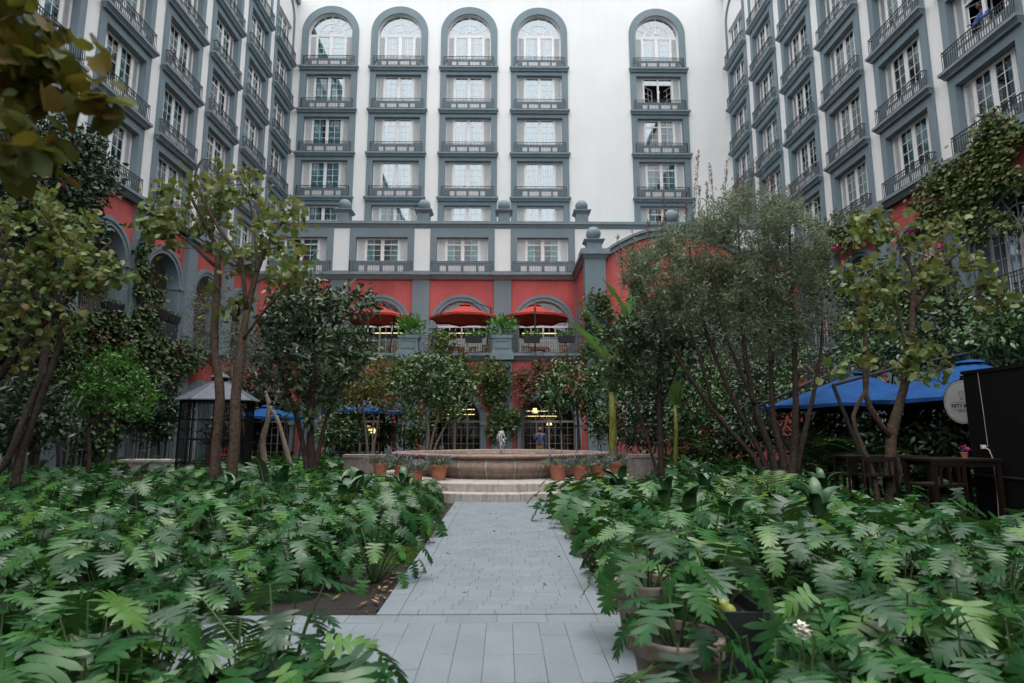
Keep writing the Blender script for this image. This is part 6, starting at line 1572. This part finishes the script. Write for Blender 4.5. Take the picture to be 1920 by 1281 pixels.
def head_parts(parent, c, rz, skin, hair, beard=False, hair_full=True):
    """face looks along local -y turned by rz; c = centre of the head"""
    M = Matrix.Translation(Vector(c)) @ Matrix.Rotation(rz, 4, 'Z')
    def put_mb(name, mb, mat, smooth=True):
        mb.v = [tuple(M @ Vector(p)) for p in mb.v]; return obj(name, mb, mat, parent, smooth=smooth, world=False)
    m = MB(); prof = []
    k = 18
    for t in np.linspace(0, PI, 15):
        z = -.122 * math.cos(t); r = .088 * math.sin(t) ** .8 * (1 - .22 * max(0, -z / .122)) + .0005; prof.append((r, z))
    m.lathe(prof, k); m.v = [(x * .90, y * 1.12 - (.010 if z < -.02 else 0), z) for x, y, z in m.v]
    m.add([(-.016, -.098, -.022), (.016, -.098, -.022), (0, -.126, -.020), (0, -.098, .028)], [(0, 1, 2), (0, 2, 3), (1, 3, 2)])
    for s in (-1, 1): m.ball((s * .081, .005, -.005), .022, 8, 1.5)
    h = put_mb('head', m, skin)
    hm = MB(); hm.lathe([(r * 1.06, z * 1.05) for r, z in prof if z > (.02 if hair_full else .055)], k); hm.v = [(x * .93, y * 1.16 + .014, z + .006) for x, y, z in hm.v]
    put_mb('hair', hm, hair)
    for s in (-1, 1):
        e = MB().ball((s * .032, -.094, .006), .010, 8); put_mb('eye', e, 'hair_black'); b = MB().box(s * .032 - .018, s * .032 + .018, -.105, -.092, .024, .030); put_mb('eyebrow', b, 'hair_black')
    put_mb('mouth', MB().box(-.022, .022, -.103, -.090, -.062, -.055), 'petal_red' if False else 'skin_dark')
    if beard:
        bm = MB(); bm.lathe([(r * 1.05, z * 1.03) for r, z in prof if z < -.045], k, a0=PI, a1=2 * PI); bm.v = [(x * .91, y * 1.13 - .013, z) for x, y, z in bm.v]; put_mb('beard', bm, 'hair_black')
    return h
def hand(parent, wrist, d, palm_n, skin, curl=.5):
    """palm, four fingers and a thumb; d = direction of the hand, palm_n = palm normal"""
    w = np.array(wrist, float); d = unit(np.array(d, float)); n = np.array(palm_n, float); n = unit(n - d * (n @ d)); s = np.cross(d, n)
    ch = [[(*w, .022, .016), (*(w + d * .045), .036, .014), (*(w + d * .085), .036, .013)]]
    o = skin_mesh('hand', ch, skin, parent, 1)
    m = MB()
    for k, (off, L) in enumerate(((-.030, .062), (-.010, .072), (.010, .068), (.029, .052))):
        b = w + d * .08 + s * off; p1 = b + d * L * .45 + n * L * .2 * curl; p2 = p1 + (d * math.cos(curl * 1.3) + n * math.sin(curl * 1.3)) * L * .35; p3 = p2 + (d * math.cos(curl * 2.4) + n * math.sin(curl * 2.4)) * L * .28
        m.tube([b, p1, p2, p3], [.0095, .009, .0085, .006], 6)
    b = w + d * .03 - s * .028; m.tube([b, b + (d * .5 - s * .6 + n * .3) * .04, b + (d * .9 - s * .6 + n * .6) * .055], [.011, .010, .007], 6)
    obj('fingers', m, skin, o, smooth=True, world=False)
mp = at(1013, 843, 26.0)
man = thing('person', (mp[0], 26.0, 0), 'person in blue blazer and khaki trousers standing behind the fountain, hand at chin', 'person', rz=R(-18))
# body faces local -y; its right hand (local -x) is raised to the chin
skin_mesh('body', [[(0, 0, 1.02, .13, .10), (0, 0, 1.22, .14, .10), (0, .01, 1.42, .16, .10), (0, .01, 1.50, .06, .06), (0, -.01, 1.58, .052, .052)],
                   [(0, .01, 1.42, .16, .10), (-.19, .01, 1.42, .055, .055), (-.24, -.02, 1.14, .042, .042), (-.10, -.20, 1.40, .030, .030)],
                   [(0, .01, 1.42, .16, .10), (.19, .01, 1.42, .055, .055), (.25, .03, 1.14, .042, .042), (.26, -.02, .88, .028, .028)],
                   [(0, 0, 1.02, .13, .10), (-.09, 0, .92, .085, .085), (-.10, -.01, .50, .06, .06), (-.10, .01, .08, .04, .04), (-.11, -.14, .03, .04, .025)],
                   [(0, 0, 1.02, .13, .10), (.09, 0, .92, .085, .085), (.10, -.01, .50, .06, .06), (.10, .01, .08, .04, .04), (.12, -.14, .03, .04, .025)]], 'skin_tan', man)
skin_mesh('polo_shirt', [[(0, -.01, 1.00, .145, .118), (0, -.012, 1.22, .155, .118), (0, 0, 1.42, .165, .112), (0, .0, 1.50, .075, .075)]], 'cloth_denim', man)
skin_mesh('jacket', [[(0, .03, .84, .175, .118), (0, .03, 1.05, .172, .115), (0, .035, 1.22, .178, .112), (0, .035, 1.41, .175, .108), (0, .04, 1.50, .085, .06)],
                     [(0, .035, 1.41, .175, .108), (-.195, .01, 1.425, .075, .075), (-.245, -.02, 1.14, .058, .058), (-.13, -.165, 1.34, .046, .046)],
                     [(0, .035, 1.41, .175, .108), (.195, .01, 1.425, .075, .075), (.255, .03, 1.14, .058, .058), (.262, -.012, .92, .046, .046)]], 'cloth_navy', man)
skin_mesh('trousers', [[(0, 0, 1.00, .145, .112), (-.085, 0, .90, .10, .10), (-.10, -.01, .50, .080, .080), (-.10, .01, .09, .062, .066)], [(0, 0, 1.00, .145, .112), (.085, 0, .90, .10, .10), (.10, -.01, .50, .080, .080), (.10, .01, .09, .062, .066)]], 'cloth_khaki', man)
for s in (-1, 1): skin_mesh('shoe', [[(s * .10, .03, .05, .045, .045), (s * .11, -.08, .04, .05, .035), (s * .115, -.19, .03, .04, .025)]], 'hair_black', man, 1)
obj('belt', MB().lathe([(.149, 1.0), (.152, 1.0), (.152, 1.035), (.149, 1.035)], 24), 'hair_black', man, world=False).scale = (1, .85, 1)
head_parts(man, (0, -.035, 1.665), R(-12), 'skin_tan', 'hair_black', beard=True, hair_full=False)
hand(man, (-.095, -.20, 1.41), (.35, .25, 1.0), (.6, .7, -.3), 'skin_tan', .9)
hand(man, (.262, -.02, .87), (0, -.15, -1), (-1, 0, 0), 'skin_tan', .5)
# guest at the opened window of the right wing
g = thing('person', (XR + .42, 18.95, 14.92), 'person in blue shirt leaning out of an upper right window', 'person', rz=-PI / 2)
obj('room_floor', MB().box(-19.6, -17.9, .3, .95, 14.80, 14.92), 'room_shade', right_wing, world=False)
skin_mesh('body', [[(0, .06, .98, .13, .10), (0, 0, 1.18, .14, .10), (0, -.10, 1.38, .155, .10), (0, -.14, 1.46, .06, .06), (0, -.18, 1.54, .05, .05)],
                   [(0, -.10, 1.38, .155, .10), (-.19, -.12, 1.36, .055, .055), (-.26, -.22, 1.10, .042, .042), (-.18, -.46, 1.02, .030, .030)], [(0, -.10, 1.38, .155, .10), (.19, -.12, 1.36, .055, .055), (.26, -.22, 1.10, .042, .042), (.18, -.46, 1.02, .030, .030)],
                   [(0, .06, .98, .13, .10), (-.09, .06, .88, .085, .085), (-.10, .05, .48, .06, .06), (-.10, .07, .06, .04, .04)], [(0, .06, .98, .13, .10), (.09, .06, .88, .085, .085), (.10, .05, .48, .06, .06), (.10, .07, .06, .04, .04)]], 'skin_dark', g)
skin_mesh('shirt', [[(0, .05, .94, .155, .12), (0, 0, 1.18, .16, .118), (0, -.10, 1.38, .17, .11), (0, -.14, 1.46, .08, .08)], [(0, -.10, 1.38, .17, .11), (-.195, -.12, 1.36, .075, .075), (-.262, -.22, 1.10, .058, .058), (-.20, -.42, 1.03, .044, .044)], [(0, -.10, 1.38, .17, .11), (.195, -.12, 1.36, .075, .075), (.262, -.22, 1.10, .058, .058), (.20, -.42, 1.03, .044, .044)]], 'cloth_shirt', g)
skin_mesh('trousers', [[(0, .06, .96, .145, .112), (-.09, .06, .86, .10, .10), (-.10, .05, .48, .078, .078), (-.10, .07, .05, .06, .06)], [(0, .06, .96, .145, .112), (.09, .06, .86, .10, .10), (.10, .05, .48, .078, .078), (.10, .07, .05, .06, .06)]], 'hair_black', g)
head_parts(g, (0, -.22, 1.64), R(25), 'skin_dark', 'hair_black')
hand(g, (-.18, -.47, 1.02), (.2, -1, -.3), (0, -.3, -1), 'skin_dark', .8); hand(g, (.18, -.47, 1.02), (-.2, -1, -.3), (0, -.3, -1), 'skin_dark', .8)
